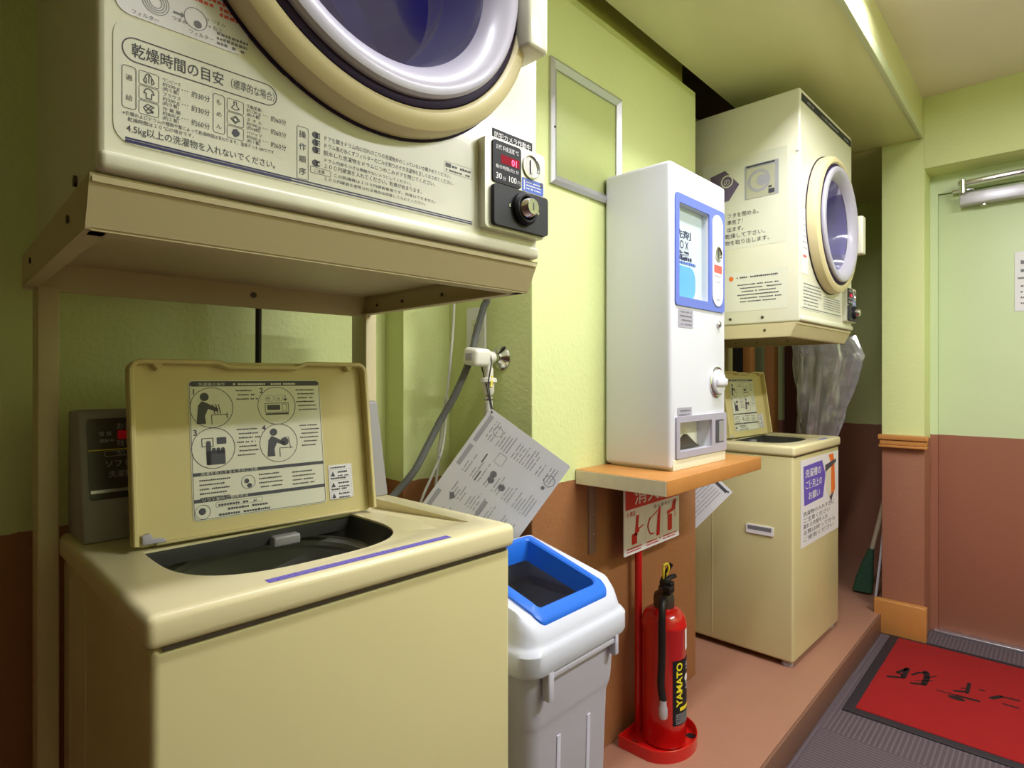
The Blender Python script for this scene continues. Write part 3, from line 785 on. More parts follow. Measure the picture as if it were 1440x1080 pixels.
    q.poly(rr(.107, .136, .113, .136, .002), zz); q.poly(rr(.107, .1145, .113, .152, .003), zz)
    for a in (.1155, .1225, .1295): q.poly(rr(a, a + .0062, .130, .1405, .003), zz)
    q.orect(.1005, .1185, .1425, .1570, .001, .0012, zz); q.poly(rr(.1235, .1385, .146, .157, .0015), zz)
    for x, y, wd, n_ in ((.1545, .233, .037, 3), (.261, .233, .037, 6), (.1555, .167, .037, 7), (.264, .168, .037, 6)):
        for i in range(n_): q.greek(x + (0 if i % 3 == 0 else .003), y - i * .0072, wd * random.uniform(.75, .98), .0032, zz)
    for x, y, wd, n_ in ((.095, .088, .048, 5), (.188, .088, .045, 4), (.246, .086, .045, 4)):
        for i in range(n_): q.greek(x, y - i * .0070, wd * random.uniform(.8, 1), .0032, zz)
    q.oring(.1705, .079, .0115, .0007, zz, 28); q.disc(.172, .073, .004, zz, n=14); q.disc(.168, .081, .004, zz, n=10)
    q.oring(.0985, .0395, .0115, .0007, zz, 28); q.disc(.0975, .0405, .0055, zz, n=12)
    q.orect(.118, .192, .0440, .0520, .001, .0004, zz)
    for i, (x, wd) in enumerate(((.122, .06), (.136, .065), (.122, .082))): q.greek(x, .0455 - i * .0078, wd, .0048, zz)
    q.ink('printed_text', M['ink'], sheet)
    q = MB(LF)
    q.text('洗濯機の操作', .0985, .2432, .0058, zz + .0003, w=.042); q.greek(.150, .2438, .112, .0042, zz + .0003)
    q.text('洗濯を投入するときのご注意', .097, .0975, .0055, zz + .0003, w=.090); q.text('ソフト剤のご使用方法', .097, .0555, .0055, zz + .0003, w=.072)
    q.ink('header_text', M['label'], sheet)
    ss = MB(LF).rrect(.314, .361, .029, .092, .002, .0003, .0009).build('caution_label', M['label_white'], lid)
    q = MB(LF)
    for i in range(3):
        y = .071 - i * .020
        q.greek(.318, y + .0145, .03, .004, zz); q.poly([(.318, y), (.3265, y), (.3222, y + .009)], zz); q.orect(.3165, .3585, y - .003, y + .012, .0005, .0003, zz)
        q.greek(.332, y + .0055, .022, .0045, zz); q.greek(.332, y - .001, .022, .0035, zz)
    q.ink('printed_text', M['ink'], ss)
    # purple tape along the front edge of the top
    TF = top_frame((0, 0, .8434))
    tp = MB(TF).rect(-.148 + (.2 if far else 0), .150, .0115, .0265, 0).build('purple_tape', M['purple'], t, smooth=0)
    q = MB(TF)
    for k in range(2): q.greek(-.144 + (.2 if far else 0), .0145 + k * .0060, .288 - (.2 if far else 0), .0040, .0003)
    q.ink('tape_print', M['lavender'], tp)
    for x in (-.04, -.46):
        for y in (-.25, .25):
            MB().lathe([(0, 0), (.020, 0), (.021, .008), (.016, .022), (0, .022)], (x, y, 0), n=20).build('foot', M['grey'], t)
    return t
make_washer((-.714, .487, 0), radians(-1.2), 'yellowed cream top loading washer with open lid, nearest the camera')
fw = make_washer((-.726, 2.64, 0), radians(-1.5), 'cream top loading washer with a purple poster, beyond the wooden shelf', True)
F = front_frame((-.007, 0, 0))
ps = MB(F).rect(-.205, .272, .440, .782, .0008).build('poster', M['label_white'], fw, smooth=0)
p = MB(F); p.poly([(-.175, .755), (.050, .760), (.095, .695), (.060, .605), (-.165, .600)], .0012); p.ink('purple_badge', M['purple'], ps)
p = MB(F)
p.text('洗濯槽の', -.155, .710, .036, .0016, w=.19, bold=.01); p.text('ご使用上の', -.155, .665, .036, .0016, w=.20, bold=.01); p.text('お願い', -.12, .620, .034, .0016, w=.14, bold=.01)
p.ink('badge_print', M['label_white'], ps)
p = MB(F); p.poly([(.135, .775), (.200, .775), (.215, .735), (.225, .62), (.170, .575), (.165, .735)], .0012); p.ink('orange_figure', M['orange'], ps)
p = MB(F); p.poly([(.098, .71), (.168, .725), (.168, .615), (.150, .585), (.105, .63)], .0014); p.ink('cream_figure', M['cream'], ps)
p = MB(F); p.poly([(.09, .705), (.235, .735), (.235, .75), (.09, .735)], .0018); p.poly([(.145, .595), (.205, .61), (.170, .572)], .0018)
for i, s_ in enumerate(('洗濯物の入れすぎに', 'ご注意ください', '濡れた衣類を入れ', 'る際は絞ってから', 'ご使用ください')): p.text(s_, -.180, .560 - i * .0245, .020, .0014, w=(.39, .33, .30, .40, .38)[i])
p.ink('printed_text', M['ink'], ps)
# recessed grip on the side facing the camera
g = MB(side_frame((0, -.2815, 0))); g.rrect(-.185, -.080, .490, .525, .003, 0, .004); gp = g.build('side_grip', M['label_white'], fw)
MB(side_frame((0, -.2815, 0))).rect(-.178, -.087, .505, .520, .0045).ink('grip_recess', M['ink_mid'], gp)

# ================================================================== VENDING BOX, SHELF
sh = thing('wall_shelf', 'orange wooden wall shelf with raw plywood end carrying the white vending box', 'shelf', (-.995, 1.647, .805))
MB().box(.0, .281, -.312, .314, .0, .041, .002).build('board', M['wood'], sh)
MB().box(.003, .279, -.3138, -.3118, .002, .039).build('plywood_end', M['ply'], sh)
for y in (-.235, .235):
    b = MB(); b.box(.0, .005, y - .0175, y + .0175, -.21, .0, .001); b.box(.0, .20, y - .0125, y + .0125, -.006, .0, .001)
    bo = b.build('bracket', M['rust_steel'], sh)
    q = MB()
    for z in (-.10, -.155): q.lathe([(.0045, .005), (.004, .008), (0, .009)], (0, y + .002, z), (1, 0, 0), 12)
    q.build('screws', M['chrome'], bo)

vb = thing('vending_machine', 'tall white coin vending box standing on the wooden shelf', 'vending machine', (-.772, 1.64, .8465), radians(-1.0))
VW, VH = .172, .848
d = MB().box(-.215, 0, -VW, VW, .004, VH, .012, 5)
F = front_frame((0, 0, 0))
c = MB(F); c.rrect(-.132, .052, .478, .742, .006, -.045, .03); d.cut(c)
c = MB(F); c.rrect(-.132, .068, .048, .133, .004, -.045, .03); d.cut(c)
d.build('case', M['white'], vb)
MB().box(-.20, .0015, -VW + .012, VW - .004, .0, .030, .001).build('plinth', M['cream'], vb)
fr = MB(F)
fr.band(rr(-.150, .156, .455, .765, .012), rr(-.130, .052, .480, .740, .006), .0, .004)
ff = fr.build('window_frame', M['blue_frame'], vb)
# window recess: display panel behind glass
r = MB(F); r.rect(-.132, .052, .478, .742, -.020); bk = r.build('display_back', M['display'], vb, smooth=0)
MB(F).rect(-.132, .052, .478, .742, -.006).build('window_pane', M['window'], vb, smooth=0)
q = MB(F); q.poly(rr(-.125, .010, .480, .575, .035), -.0195); q.ink('blue_print', M['sky_blue'], bk)
q = MB(F)
for i, (s_, x, wd, h) in enumerate((('洗剤', -.118, .10, .026), ('ＢＯＸ', -.118, .085, .030), ('洗濯', -.10, .07, .03))): q.text(s_, x, .655 - i * .031, h, -.0194, w=wd, bold=.015)
q.greek(-.115, .592, .105, .014, -.0194); q.ink('display_print', M['navy'], bk)
q = MB(F); q.greek(-.12, .580, .13, .012, -.0193); q.ink('light_print', M['blue_sticker'], bk)
st = MB(F).rrect(.070, .140, .472, .748, .034, .0042, .0065, 8).build('coin_strip', M['label_white'], vb)
q = MB(F); q.rrect(.078, .132, .572, .596, .005, .0068); q.ink('red_sticker', M['pink_ink'], st)
k = MB(F); k.lathe([(.022, .0065), (.022, .010), (.018, .011), (.017, .008), (0, .008)], (.106, .630, 0), n=28); k.build('coin_slot', M['chrome'], st)
k = MB(F); k.rect(.104, .108, .615, .645, .0085); k.ink('slot', M['ink'], st)
q = MB(F); q.greek(.082, .560, .045, .006, .0068); q.greek(.09, .543, .03, .005, .0068); q.rrect(.096, .114, .488, .494, .002, .0068); q.greek(.085, .70, .04, .004, .0068); q.ink('printed_text', M['ink_light'], st)
for x0, x1, y0, y1 in ((-.130, -.045, .395, .448), (-.135, -.052, .142, .172)):
    so_ = MB(F).rect(x0, x1, y0, y1, .0008).build('grey_sticker', M['grey'], vb, smooth=0)
    q = MB(F)
    for k in range(int((y1 - y0) / .012)): q.greek(x0 + .008, y1 - .011 - k * .0115, (x1 - x0) * .8, .006, .0012)
    q.ink('printed_text', M['ink_mid'], so_)
k = MB(F); k.lathe([(.010, 0), (.010, .006), (.007, .009), (0, .009)], (.118, .418, 0), n=20); k.build('key_lock', M['chrome'], vb)
MB(F).rect(.1165, .1195, .412, .424, .0095).ink('keyhole', M['ink'], vb)
k = MB(F); k.lathe([(.047, 0), (.047, .004), (.044, .006), (.040, .005), (.039, .003)], (.108, .242, 0), n=48); kr = k.build('dial_ring', M['chrome'], vb)
k = MB(F); k.lathe([(.038, .001), (.038, .010), (.035, .014), (0, .015)], (.108, .242, 0), n=48); k.box(.076, .140, .230, .254, .010, .024, .006); k.build('turn_dial', M['white'], vb)
dp = MB(F)
dp.band(rr(-.148, .166, .032, .148, .005), rr(-.130, .066, .050, .131, .004), -.001, .006)
do = dp.build('dispenser_frame', M['grey'], vb)
q = MB(F); q.rect(-.132, .068, .048, .133, -.044); q.build('dispenser_back', M['cream'], do, smooth=0)
q = MB(F); q.poly([(-.130, .050), (.060, .050), (.030, .062), (-.02, .090), (-.05, .075), (-.130, .080)], -.041, -.03); q.build('dispenser_flap', M['head'], do)
q = MB(F); q.rrect(.088, .146, .058, .128, .004, .0062); q.ink('return_slot', M['ink'], do)
q = MB(F); q.rrect(.112, .146, .062, .124, .003, .0066); q.ink('return_flap', M['grey_panel'], do)

# aluminium picture frame on the projecting wall
pf = thing('picture_frame', 'empty aluminium poster frame on the green wall left of the vending box', 'picture frame', (-.995, 1.39, 1.785))
F = front_frame((0, 0, 0))
f = MB(F)
y0, y1, z0, z1, wd = -.172, .172, -.168, .168, .026
A = [(y0, z0), (y1, z0), (y1, z1), (y0, z1)]; Bi = [(y0 + wd, z0 + wd), (y1 - wd, z0 + wd), (y1 - wd, z1 - wd), (y0 + wd, z1 - wd)]
Am = [(y0 + .010, z0 + .010), (y1 - .010, z0 + .010), (y1 - .010, z1 - .010), (y0 + .010, z1 - .010)]
f.loops([[(a, b_, .0) for a, b_ in A], [(a, b_, .008) for a, b_ in A], [(a, b_, .014) for a, b_ in Am], [(a, b_, .006) for a, b_ in Bi], [(a, b_, .001) for a, b_ in Bi]])
f.build('frame', M['steel'], pf, smooth=20)
MB(F).rect(y0 + wd, y1 - wd, z0 + wd, z1 - wd, .003).build('acrylic_pane', M['acrylic'], pf, smooth=0)
MB(F).disc(y0 + .010, -.02, .0035, .012, .0145, 12).build('screw', M['head'], pf)

# ================================================================== BIN
tb = thing('trash_bin', 'light grey swing bin with a white lid and blue framed opening beside the near washer', 'bin', (-.888, .966, 0))
def bl(hx, hy, r, z, n=8, zf=None, cx=0, cy=0):
    P = [(cx + x * (bl.back if x < 0 else 1), cy + y) for x, y in rr(-hx, hx, -hy, hy, r, n)]
    return [(x, y, zf(x) if zf else z) for x, y in P]
bl.back = .57
def lidz(x):
    x = x / bl.back if x < 0 else x
    P = [(-.20, .700), (-.15, .710), (-.10, .713), (-.02, .706), (.03, .697), (.08, .686), (.12, .671), (.145, .658), (.165, .642), (.182, .622), (.20, .600)]
    for (a, b_), (c_, d_) in zip(P, P[1:]):
        if x <= c_: t_ = max(0, (x - a) / (c_ - a)); return b_ + (d_ - b_) * t_
    return P[-1][1]
b = MB()
b.loops([bl(.148, .126, .032, 0), bl(.152, .130, .034, .01), bl(.164, .141, .036, .425), bl(.168, .145, .036, .44), bl(.171, .148, .038, .452), bl(.177, .153, .038, .565),
         bl(.173, .149, .038, .565), bl(.160, .137, .036, .42), bl(.148, .126, .032, .012)], True, True)
b.build('bin_body', M['bin'], tb)
for y in (-.055, .045):
    MB().prism([(.148, .02), (.154, .02), (.1655, .40), (.150, .40)], y, y + .012, 1, .001).build('body_rib', M['bin'], tb)
l = MB()
rim = [bl(.186, .160, .042, .553), bl(.194, .168, .042, .553), bl(.197, .171, .044, .560), bl(.197, .171, .044, .592), bl(.193, .167, .044, .599), bl(.190, .163, .043, .602)]
sk = []
for hx, hy, r_, k in ((.188, .160, .043, .15), (.186, .156, .042, .55), (.183, .152, .041, .85), (.178, .147, .040, 1.0)):
    sk.append([(x, y, .602 + (max(lidz(x), .604) - .602) * k) for x, y, _ in bl(hx, hy, r_, 0)])
op = bl(.146, .118, .020, 0, zf=lidz, cx=.027)
l.loops(rim + sk + [op])
l.build('lid', M['bin_lid'], tb)
def up(L, dz): return [(x, y, z + dz) for x, y, z in L]
f = MB()
f.loops([op, up(op, .005), up(bl(.142, .114, .018, 0, zf=lidz, cx=.026), .008), up(bl(.128, .100, .013, 0, zf=lidz, cx=.026), .007), up(bl(.124, .096, .011, 0, zf=lidz, cx=.026), .003), up(bl(.120, .092, .011, 0, zf=lidz, cx=.020), -.045)])
f.build('opening_frame', M['blue'], tb)
f = MB(); f.loops([bl(.160, .126, .04, .598), bl(.156, .122, .04, .55), bl(.150, .116, .04, .40), bl(.145, .112, .04, .35)], False, True); f.build('inner_liner', M['bin_in'], tb)
for y in (-.045, .030):
    f = MB(); f.prism(rr(y - .032, y + .032, .50, .518, .009), -.0800, -.0815, 0); f.build('liner_slot', M['hose'], tb)
f = MB(); f.box(.180, .193, -.105, .112, .538, .549, .003); f.box(.178, .196, -.118, -.102, .500, .556, .003); f.box(.178, .196, .104, .117, .512, .556, .003)
f.build('lock_clip', M['bin'], tb)

# ================================================================== EXTINGUISHER AND ITS STAND
es = thing('extinguisher_stand', 'red floor stand with pole and usage sign, holding the fire extinguisher', 'stand', (-.885, 1.63, 0))
tray = [(-.085, -.115)] + [(.0 + .095 * cos(radians(a)), .0 + .118 * sin(radians(a))) for a in range(-80, 81, 10)] + [(-.085, .115)]
def sc(P, k, z): return [(x * k, y * k, z) for x, y in P]
b = MB(); b.loops([sc(tray, 1, 0), sc(tray, 1.0, .034), sc(tray, .985, .036), sc(tray, .965, .034), sc(tray, .955, .008)], True, True); bs = b.build('base_tray', M['red'], es)
b = MB(); b.disc(.055, .070, .014, .0082, .0085, 16); b.disc(.0, -.088, .014, .0082, .0085, 16); b.build('tray_holes', M['hose'], bs)
b = MB(); b.disc(-.05, -.085, .012, .0082, .014, 14); b.build('fixing_bolt', M['chrome'], bs)
MB().cyl((-.078, -.012, .0), (-.078, -.012, .80), .0115, n=20).build('pole', M['red'], es)
F = front_frame((-.062, .045, .0))
sg = MB(F).rrect(-.170, .172, .572, .802, .004, 0, .003).build('sign_plate', M['label_white'], es)
q = MB(F); q.rect(-.163, .168, .708, .796, .0035); q.ink('red_header', M['red_ink'], sg)
q = MB(F); q.text('消火器', -.115, .722, .055, .0040, w=.23, bold=.01); q.ink('header_text', M['label_white'], sg)
q = MB(F)
q.text('使用法', -.155, .687, .016, .0036, bold=.01)
for k, x in enumerate((-.155, -.042, .062)):
    q.greek(x, .588, .09, .006, .0036); q.greek(x, .580, .08, .005, .0036)
# pictograms: pulling the pin, aiming the hose, squeezing the lever
q.poly(rr(-.128, -.098, .600, .632, .005), .0037); q.poly([(-.112, .625), (-.102, .685), (-.086, .685), (-.096, .625)], .0037); q.disc(-.092, .640, .008, .0038, n=12); q.line(-.10, .64, -.06, .65, .004, .0037)
q.poly([(.018, .600), (.040, .600), (.046, .690), (.036, .690), (.026, .665)], .0037); q.line(-.025, .66, .03, .68, .004, .0037); q.tube([(-.02, .665, .004), (-.035, .64, .004), (-.02, .615, .004), (.0, .612, .004)], .0022, 6)
q.poly(rr(.092, .122, .602, .655, .006), .0037); q.poly([(.09, .655), (.14, .665), (.15, .695), (.13, .70), (.118, .672), (.088, .667)], .0037); q.line(.142, .64, .142, .70, .004, .0037)
q.ink('red_print', M['red_ink'], sg)
q = MB(F); q.text('消 火 器 の 使 い 方', .0, .690, .013, .0036, w=.16, bold=.01)
for x in (-.048, .056): q.line(x, .60, x, .685, .0008, .0036)
q.ink('printed_text', M['ink_mid'], sg)

ex = thing('fire_extinguisher', 'red fire extinguisher with black hose standing in its red floor stand', 'fire extinguisher', (-.885, 1.635, .0085))
b = MB(); b.lathe([(0, .0), (.055, .0), (.064, .004), (.0655, .012), (.0655, .345), (.067, .348), (.067, .354), (.0655, .357), (.0635, .372), (.055, .388), (.040, .398), (.026, .402), (0, .402)], n=64)
b.build('cylinder', M['red'], ex)
b = MB(); b.lathe([(0, .40), (.030, .40), (.031, .405), (.031, .428), (.028, .440), (.018, .446), (.016, .46), (0, .46)], n=32); b.build('valve_head', M['head'], ex)
b = MB(); b.box(-.010, .030, -.012, .012, .446, .480, .004); b.box(.010, .036, -.03, .0, .450, .470, .004); b.build('lever_block', M['hose'], ex)
b = MB()
b.tube([(-.006, .0, .478), (.004, .006, .500), (.016, .018, .528)], .006, 10); b.tube([(-.004, -.004, .47), (.010, .022, .484), (.016, .040, .486)], .007, 10)
b.build('lever', M['hose'], ex)
b = MB(); b.tube([(.0, -.004, .485), (.004, -.010, .505), (.004, -.008, .525), (.010, .002, .53), (.012, .008, .515), (.006, .004, .495)], .0035, 8); b.build('safety_pin', M['yellow'], ex)
ha = radians(-66)      # side of the cylinder the hose hangs on
hx, hy = cos(ha), sin(ha)
b = MB(); b.tube([(.020 * hx, .020 * hy, .425), (.052 * hx, .052 * hy, .43), (.070 * hx, .070 * hy, .405), (.076 * hx, .076 * hy, .36), (.0775 * hx, .0775 * hy, .28), (.0775 * hx - .003, .0775 * hy, .20), (.079 * hx + .004, .079 * hy, .155)], .0105, 14)
b.build('hose', M['hose'], ex)
b = MB(); b.lathe([(0, .0), (.011, .0), (.013, .006), (.013, .028), (.010, .036), (.010, .052), (0, .052)], (.080 * hx + .004, .080 * hy, .105), n=20); b.build('nozzle', M['silver'], ex)
# wrapped label
def wrap(mb, R, a0):
    bmesh.ops.triangulate(mb.bm, faces=mb.bm.faces[:])
    for _ in range(2): bmesh.ops.subdivide_edges(mb.bm, edges=[e for e in mb.bm.edges if abs(e.verts[0].co.x - e.verts[1].co.x) > .007], cuts=1); bmesh.ops.triangulate(mb.bm, faces=mb.bm.faces[:])
    for v in mb.bm.verts:
        a = a0 + v.co.x / .0655; r_ = R + v.co.z; v.co = Vector((r_ * cos(a), r_ * sin(a), v.co.y))
    return mb
A0 = radians(-22)
def grid(x0, x1, y0, y1, z):
    m = MB(); n = 16
    m.loops([[(x0 + (x1 - x0) * k / n, y, z) for k in range(n + 1)] for y in (y0, y1)], closed=False); return m
la = wrap(grid(-.020, .070, .072, .262, .0), .0662, A0).build('cylinder_label', M['black'], ex, fix=True)
m = MB(); m.text('YAMATO', .002 + .011, .128, .030, .0, w=.128, rot=pi / 2, bold=.03); m.rect(.004, .066, .113, .124, 0); wrap(m, .0668, A0).ink('brand_text', M['yellow_ink'], la)
m = MB(); m.text('ABC 10', .047, .165, .022, 0, w=.085, rot=pi / 2, bold=.02)
for k in range(7): m.greek(-.010 , .104 - k * .0045, .06, .003, 0)
wrap(m, .0668, A0).ink('label_print', M['ink_light'], la)
m = MB(); m.disc(.036, .205, .011, 0, n=24); wrap(m, .0672, A0).ink('label_mark', M['label_white'], la)
wrap(grid(.030, .066, .285, .350, .0), .0662, A0).build('rating_sticker', M['label_white'], ex)

# ================================================================== TAP, CABLES, SOCKET, SHEET
F = side_frame((-1.103, 1.15, 1.155))     # faces -Y
tp = thing('water_tap', 'chrome and ivory washing machine tap on the bumpy green wall', 'tap', (-1.103, 1.15, 1.155))
b = MB(); b.lathe([(0, 0), (.033, 0), (.034, .004), (.028, .010), (.018, .014), (.013, .020), (.012, .046), (0, .046)], (0, 0, 0), (0, -1, 0), 36); b.build('flange', M['chrome'], tp)
b = MB(); b.lathe([(0, .034), (.015, .034), (.016, .04), (.016, .062), (.012, .068), (0, .068)], (0, 0, 0), (0, -1, 0), 24); b.cyl((0, -.05, 0), (0, -.05, -.03), .011, .010); b.build('valve_body', M['tap_white'], tp)
b = MB(F @ Matrix.Translation((-F.translation.x, 0, 0)) if False else None); b.box(-.026, .026, -.120, -.062, -.023, .023, .011, 4, R=Matrix.Rotation(radians(8), 4, 'Y')); h = b.build('handle', M['tap_white'], tp)
b = MB(); b.box(-.012, .012, -.1215, -.119, -.010, .010, .001); b.build('handle_badge', M['ink_light'], h)
b = MB(); b.lathe([(0, -.028), (.012, -.028), (.013, -.033), (.013, -.052), (.022, -.056), (.023, -.064), (.016, -.070), (.015, -.092), (.011, -.098), (.011, -.12)], (0, -.05, 0), n=24); b.build('hose_connector', M['tap_white'], tp)
b = MB(); b.lathe([(.0125, -.098), (.0125, -.102), (.0115, -.103)], (0, -.05, 0), n=24); b.lathe([(.0125, -.108), (.0125, -.112), (.0115, -.113)], (0, -.05, 0), n=24); b.build('hose_clamp', M['chrome'], tp)
b = MB(); b.tube([(0, -.05, -.118), (.001, -.05, -.20), (.0, -.052, -.34), (-.02, -.05, -.42), (-.07, -.06, -.50)], .0115, 14); b.build('water_hose', M['cable_white'], tp)
b = MB(); b.tube([(.012, -.05, -.05), (.020, -.058, -.062), (.026, -.066, -.078)], .003, 8); b.build('release_tab', M['yellow'], tp)

so_ = thing('wall_socket', 'pale wall socket plate behind the grey cable left of the tap', 'socket', (-1.197, 1.15, 1.237))
F = side_frame((0, 0, 0))
MB(F).rrect(-.036, .036, -.060, .060, .005, 0, .007).build('cover_plate', M['label_white'], so_)
MB(F).rrect(-.012, .012, -.026, .026, .003, .007, .0095).build('socket_insert', M['cream'], so_)
q = MB(F); q.rect(-.005, -.003, .006, .014, .0098); q.rect(.003, .005, .006, .014, .0098); q.rect(-.005, -.003, -.014, -.006, .0098); q.rect(.003, .005, -.014, -.006, .0098); q.ink('socket_holes', M['ink'], so_)

def cable(name, pts, r, m, label):
    return tag(MB().tube(pts, r, 10, 8).build(name, m), label, 'cable')
cable('drain_cable', [(-1.105, 1.06, 1.38), (-1.11, 1.10, 1.313), (-1.121, 1.10, 1.288), (-1.138, 1.09, 1.221), (-1.141, 1.07, 1.151), (-1.164, 1.04, 1.061), (-1.188, 1.01, .992), (-1.201, .975, .924), (-1.212, .94, .862), (-1.244, .90, .802), (-1.28, .83, .73), (-1.31, .78, .58)], .0095, M['cable'], 'thick grey cable curving down from the near dryer behind the washer')
cable('power_cable', [(-1.185, 1.06, 1.40), (-1.192, 1.06, 1.313), (-1.197, 1.06, 1.237), (-1.206, 1.05, 1.085), (-1.221, 1.04, .97), (-1.229, 1.03, .841), (-1.24, 1.02, .65)], .0036, M['cable_white'], 'thin pale cable hanging straight down left of the tap')
cable('earth_wire', [(-1.203, 1.045, 1.047), (-1.206, 1.03, .915), (-1.214, 1.0, .842), (-1.221, .97, .778), (-1.23, .945, .68)], .0035, M['cable_white'], 'thin white wire running down beside the grey cable to the washer')
cable('dryer_cable', [(-1.31, .585, 1.36), (-1.315, .587, 1.24), (-1.32, .588, 1.10), (-1.315, .58, .90), (-1.315, .575, .45), (-1.315, .57, .006)], .0065, M['cable_black'], 'black cable hanging on the wall behind the open washer lid')

# laminated sheet hung from the tap by a black string
sheet_top = Vector((-1.058, 1.064, 1.0245))
e1 = Vector((.644, .492, -.583)); e2 = Vector((-.463, -.354, -.81)).normalized()
SF = Matrix.Identity(4); SF = frame(sheet_top + e1 * .248 + e2 * .352, -e2, -e1)
sh_ = tag(MB(SF).rrect(0, .352, 0, .248, .006, -.0008, .0008).build('instruction_sheet', M['paper']), 'white laminated instruction sheet hanging corner up from the tap', 'sign')
SF = SF @ Matrix.Diagonal((.966, .964, 1, 1)); z = .0012; p = MB(SF)
p.rect(.270, .350, .236, .248, z); p.rect(.195, .258, .236, .248, z); p.rect(.012, .112, .236, .248, z); p.rect(.02, .06, .118, .129, z); p.rect(.09, .16, .118, .129, z)
p.ink('grey_bars', M['ink_light'], sh_)
p = MB(SF)
p.oring(.325, .205, .014, .0012, z, 7); p.oring(.300, .022, .016, .0015, z, 7); p.disc(.276, .026, .005, z, n=14); p.orect(.255, .285, .145, .170, .004, .0008, z)
for a, b_ in ((.228, .150), (.212, .147), (.212, .112)): p.disc(a, b_, .009, z, n=18)
p.poly([(.105, .205), (.120, .215), (.128, .208), (.118, .196)], z); p.rect(.235, .262, .192, .196, z); p.rect(.185, .215, .180, .184, z)
p.ink('drawings', M['ink_mid'], sh_)
p = MB(SF)
for y in [.222 - k * .0085 for k in range(25)]:
    for x0, x1 in ((.012, .095), (.118, .170), (.188, .248), (.292, .352)):
        if random.random() < .72: p.greek(x0, y, (x1 - x0) * random.uniform(.45, 1), .0045, z)
p.ink('small_print', M['ink_light'], sh_)
b = MB(); b.tube([sheet_top + Vector((.004, .0, -.012)), (-1.098, 1.085, 1.09), (-1.122, 1.092, 1.145), (-1.103, 1.094, 1.178), (-1.084, 1.092, 1.145), (-1.085, 1.083, 1.085), sheet_top + Vector((.004, .003, -.012))], .0018, 6)
b.build('string', M['cable_black'], sh_)

# second sheet, hung on the far side of the projecting wall
e_r = Vector((.61, .27, .74)).normalized(); e_u = Vector((-.70, -.10, .65))
SF = frame(Vector((-.906, 2.20, .672)) - e_r * .20, e_r, e_u)
s2 = tag(MB(SF).rrect(0, .20, 0, .29, .004, -.0008, .0008).build('instruction_sheet', M['paper']), 'greyish laminated sheet hanging below the shelf in front of the far washer', 'sign')
p = MB(SF); p.rect(.178, .190, .015, .115, z); p.disc(.188, .012, .004, z, n=12); p.ink('dark_bar', M['ink'], s2)
p = MB(SF)
for k in range(16): p.greek(.012, .20 - k * .0115, .155, .006, z)
p.ink('small_print', M['ink_light'], s2)
# its tap
t2 = thing('water_tap', 'small chrome tap hidden behind the wooden shelf end', 'tap', (-1.10, 2.077, .92))
MB().lathe([(0, 0), (.03, 0), (.03, .006), (.012, .014), (.011, .05), (0, .05)], (0, 0, 0), (0, 1, 0), 24).build('flange', M['chrome'], t2)
MB().tube([(.0, .045, .0), (-.005, .055, -.03), (-.01, .057, -.055)], .0018, 6).build('string', M['cable_black'], t2)

# ================================================================== FAR RECESS: BROOM, PLASTIC BAGS
bl.back = 1
br = thing('broom', 'broom with green bristles and purple grip leaning in the dark corner by the door', 'broom', (-.712, 3.45, 0))
MB().tube([(.0, 0, .20), (.055, .05, .50), (.085, .09, .78)], .011, 12).build('handle', M['pole'], br)
MB().tube([(.060, .055, .44), (.075, .067, .51)], .0145, 12, 0).build('grip', M['purple_grip'], br)
b = MB()
b.loops([bl(.045, .022, .02, .012, cx=-.035), bl(.040, .020, .018, .08, cx=-.025), bl(.026, .018, .015, .16, cx=-.012), bl(.013, .013, .012, .235, cx=.004)], True, True); b.build('bristles', M['bristle'], br)
MB().tube([(.035, -.06, .004), (.05, -.02, .22), (.062, .0, .40)], .006, 10).build('dustpan_stick', M['label_white'], br)

bg = MB(); rows = []
N_, K_ = 72, 26
for i in range(K_):
    u = i / (K_ - 1); z_ = 1.30 - u * .50
    xl = -.985 + .02 * u; xr = -.735 + .04 * min(1, u * 5) - .135 * max(0, u - .2)
    wid = (xr - xl) / 2 * 1.2; xm = (xl + xr) / 2; row = []
    for k in range(N_):
        a = 2 * pi * k / N_
        fold = 1 + .13 * sin(5 * a + 2.1 * sin(3 * u + 1)) + .07 * sin(11 * a + 4 * u) + .035 * sin(23 * a - 7 * u)
        row.append((xm + wid * .82 * cos(a) * fold, 3.16 + .055 * sin(a) * fold, z_ + .006 * sin(9 * a)))
    rows.append(row)
bg.loops(rows)
bag = tag(bg.build('plastic_bag', M['plastic_bag'], None, smooth=60), 'clear crumpled plastic bags hanging beyond the far dryer', 'bag')
MB().tube([(-.93, 3.13, 1.285), (-.93, 2.99, 1.31), (-.93, 2.87, 1.275)], .003, 8).build('hook', M['chrome'], bag)
MB().rect(0, 0, 0, 0, 0).bm.free() if False else None

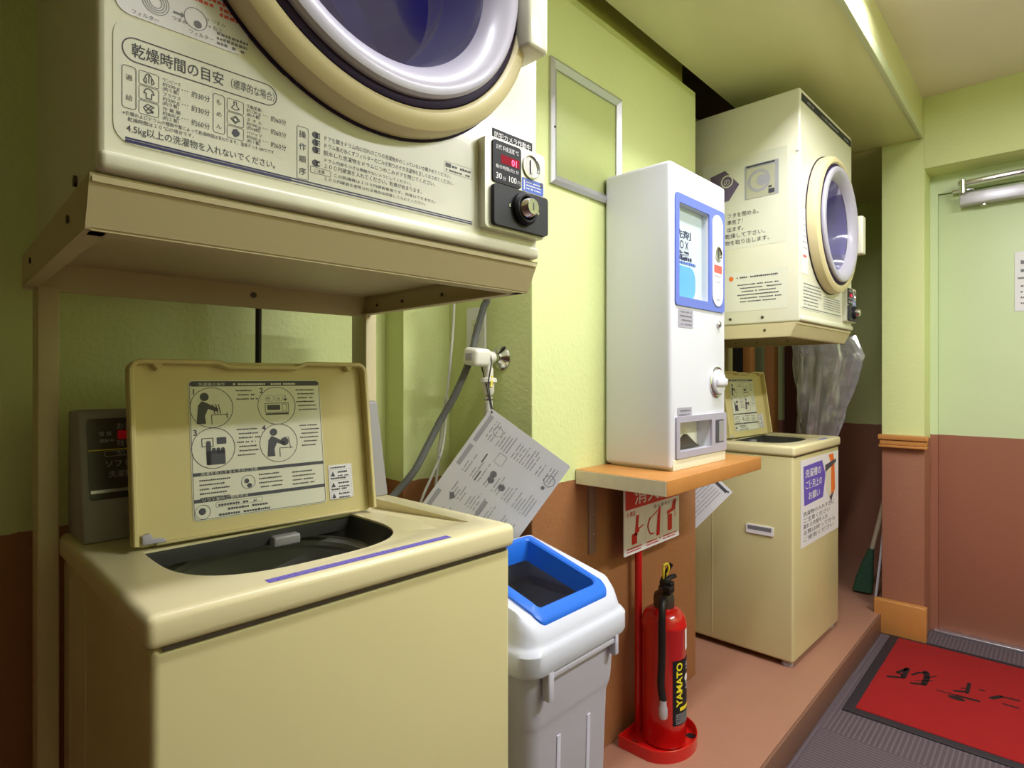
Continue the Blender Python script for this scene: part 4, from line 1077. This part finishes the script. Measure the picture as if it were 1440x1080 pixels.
# ================================================================== DOOR FITTINGS, MAT
dc = thing('door_closer', 'silver door closer with folding arm at the top of the door', 'door closer', (-.34, 3.42, 1.885))
MB().box(.0, .34, -.062, 0, .0, .055, .005).build('closer_body', M['silver'], dc)
MB().box(.0, .40, -.085, -.070, .083, .104, .004, R=Matrix.Rotation(radians(-2), 4, 'Y')).build('arm', M['chrome'], dc)
b = MB(); b.cyl((.015, -.076, .05), (.015, -.076, .108), .013, n=20); b.box(-.03, .05, -.04, -.014, .066, .08, .003); b.build('arm_pivot', M['chrome'], dc)
MB().cyl((.085, -.03, -.010), (.085, -.03, .002), .012, n=18, bev=.002).build('end_screw', M['chrome'], dc)
dn = tag(MB(side_frame((-.15, 3.4185, 0))).rrect(0, .21, 1.395, 1.655, .003, 0, .0012).build('door_notice', M['label_white']), 'white notice taped on the door at the right edge of the picture', 'notice')
F = side_frame((-.15, 3.417, 0)); p = MB(F); p.rect(.01, .20, 1.535, 1.542, .0006); p.greek(.02, 1.60, .16, .022, .0006); p.greek(.02, 1.565, .12, .018, .0006)
for k in range(4): p.greek(.02, 1.50 - k * .025, .16, .010, .0006)
p.ink('printed_text', M['ink_mid'], dn)

dm = thing('door_mat', 'red door mat with black border and brush lettering before the door', 'mat', (-.578, 2.79, ZL))
MB().box(0, 1.30, -.425, .425, .0, .006, .003).build('border', M['mat_black'], dm)
MB().box(.035, 1.265, -.39, .39, .004, .009, .002).build('pile', M['mat_red'], dm)
p = MB(frame((0, 0, .0094), (1, 0, 0), (0, 1, 0)))
for x0, y0, x1, y1, t_ in [(0.075, -0.055, 0.123, -0.023, 0.016), (0.096, 0.006, 0.119, 0.075, 0.014), (0.096, 0.006, 0.117, -0.005, 0.01), (0.119, 0.075, 0.12, -0.025, 0.018), (0.143, 0.026, 0.159, 0.064, 0.01), (0.159, 0.064, 0.18, 0.084, 0.012), (0.179, 0.091, 0.19, 0.04, 0.022), (0.19, 0.046, 0.189, -0.035, 0.02), (0.183, 0.025, 0.215, 0.078, 0.006), (0.16, -0.022, 0.211, 0.025, 0.006), (0.153, -0.054, 0.191, -0.03, 0.016), (0.234, -0.048, 0.292, -0.045, 0.008), (0.292, -0.045, 0.356, -0.039, 0.016), (0.317, 0.097, 0.319, 0.001, 0.012), (0.282, -0.01, 0.318, 0.013, 0.014), (0.299, 0.031, 0.315, 0.045, 0.008), (0.281, -0.068, 0.309, -0.069, 0.03), (0.354, 0.064, 0.364, 0.067, 0.012), (0.389, 0.018, 0.415, 0.059, 0.018), (0.415, 0.059, 0.465, 0.065, 0.012), (0.424, -0.001, 0.465, -0.001, 0.01)]:
    p.line(x0, y0, x1, y1, t_, 0); p.disc(x0, y0, t_ * .45, .0001, n=8); p.disc(x1, y1, t_ * .4, .0001, n=8)
p.ink('lettering', M['mat_ink'], dm)
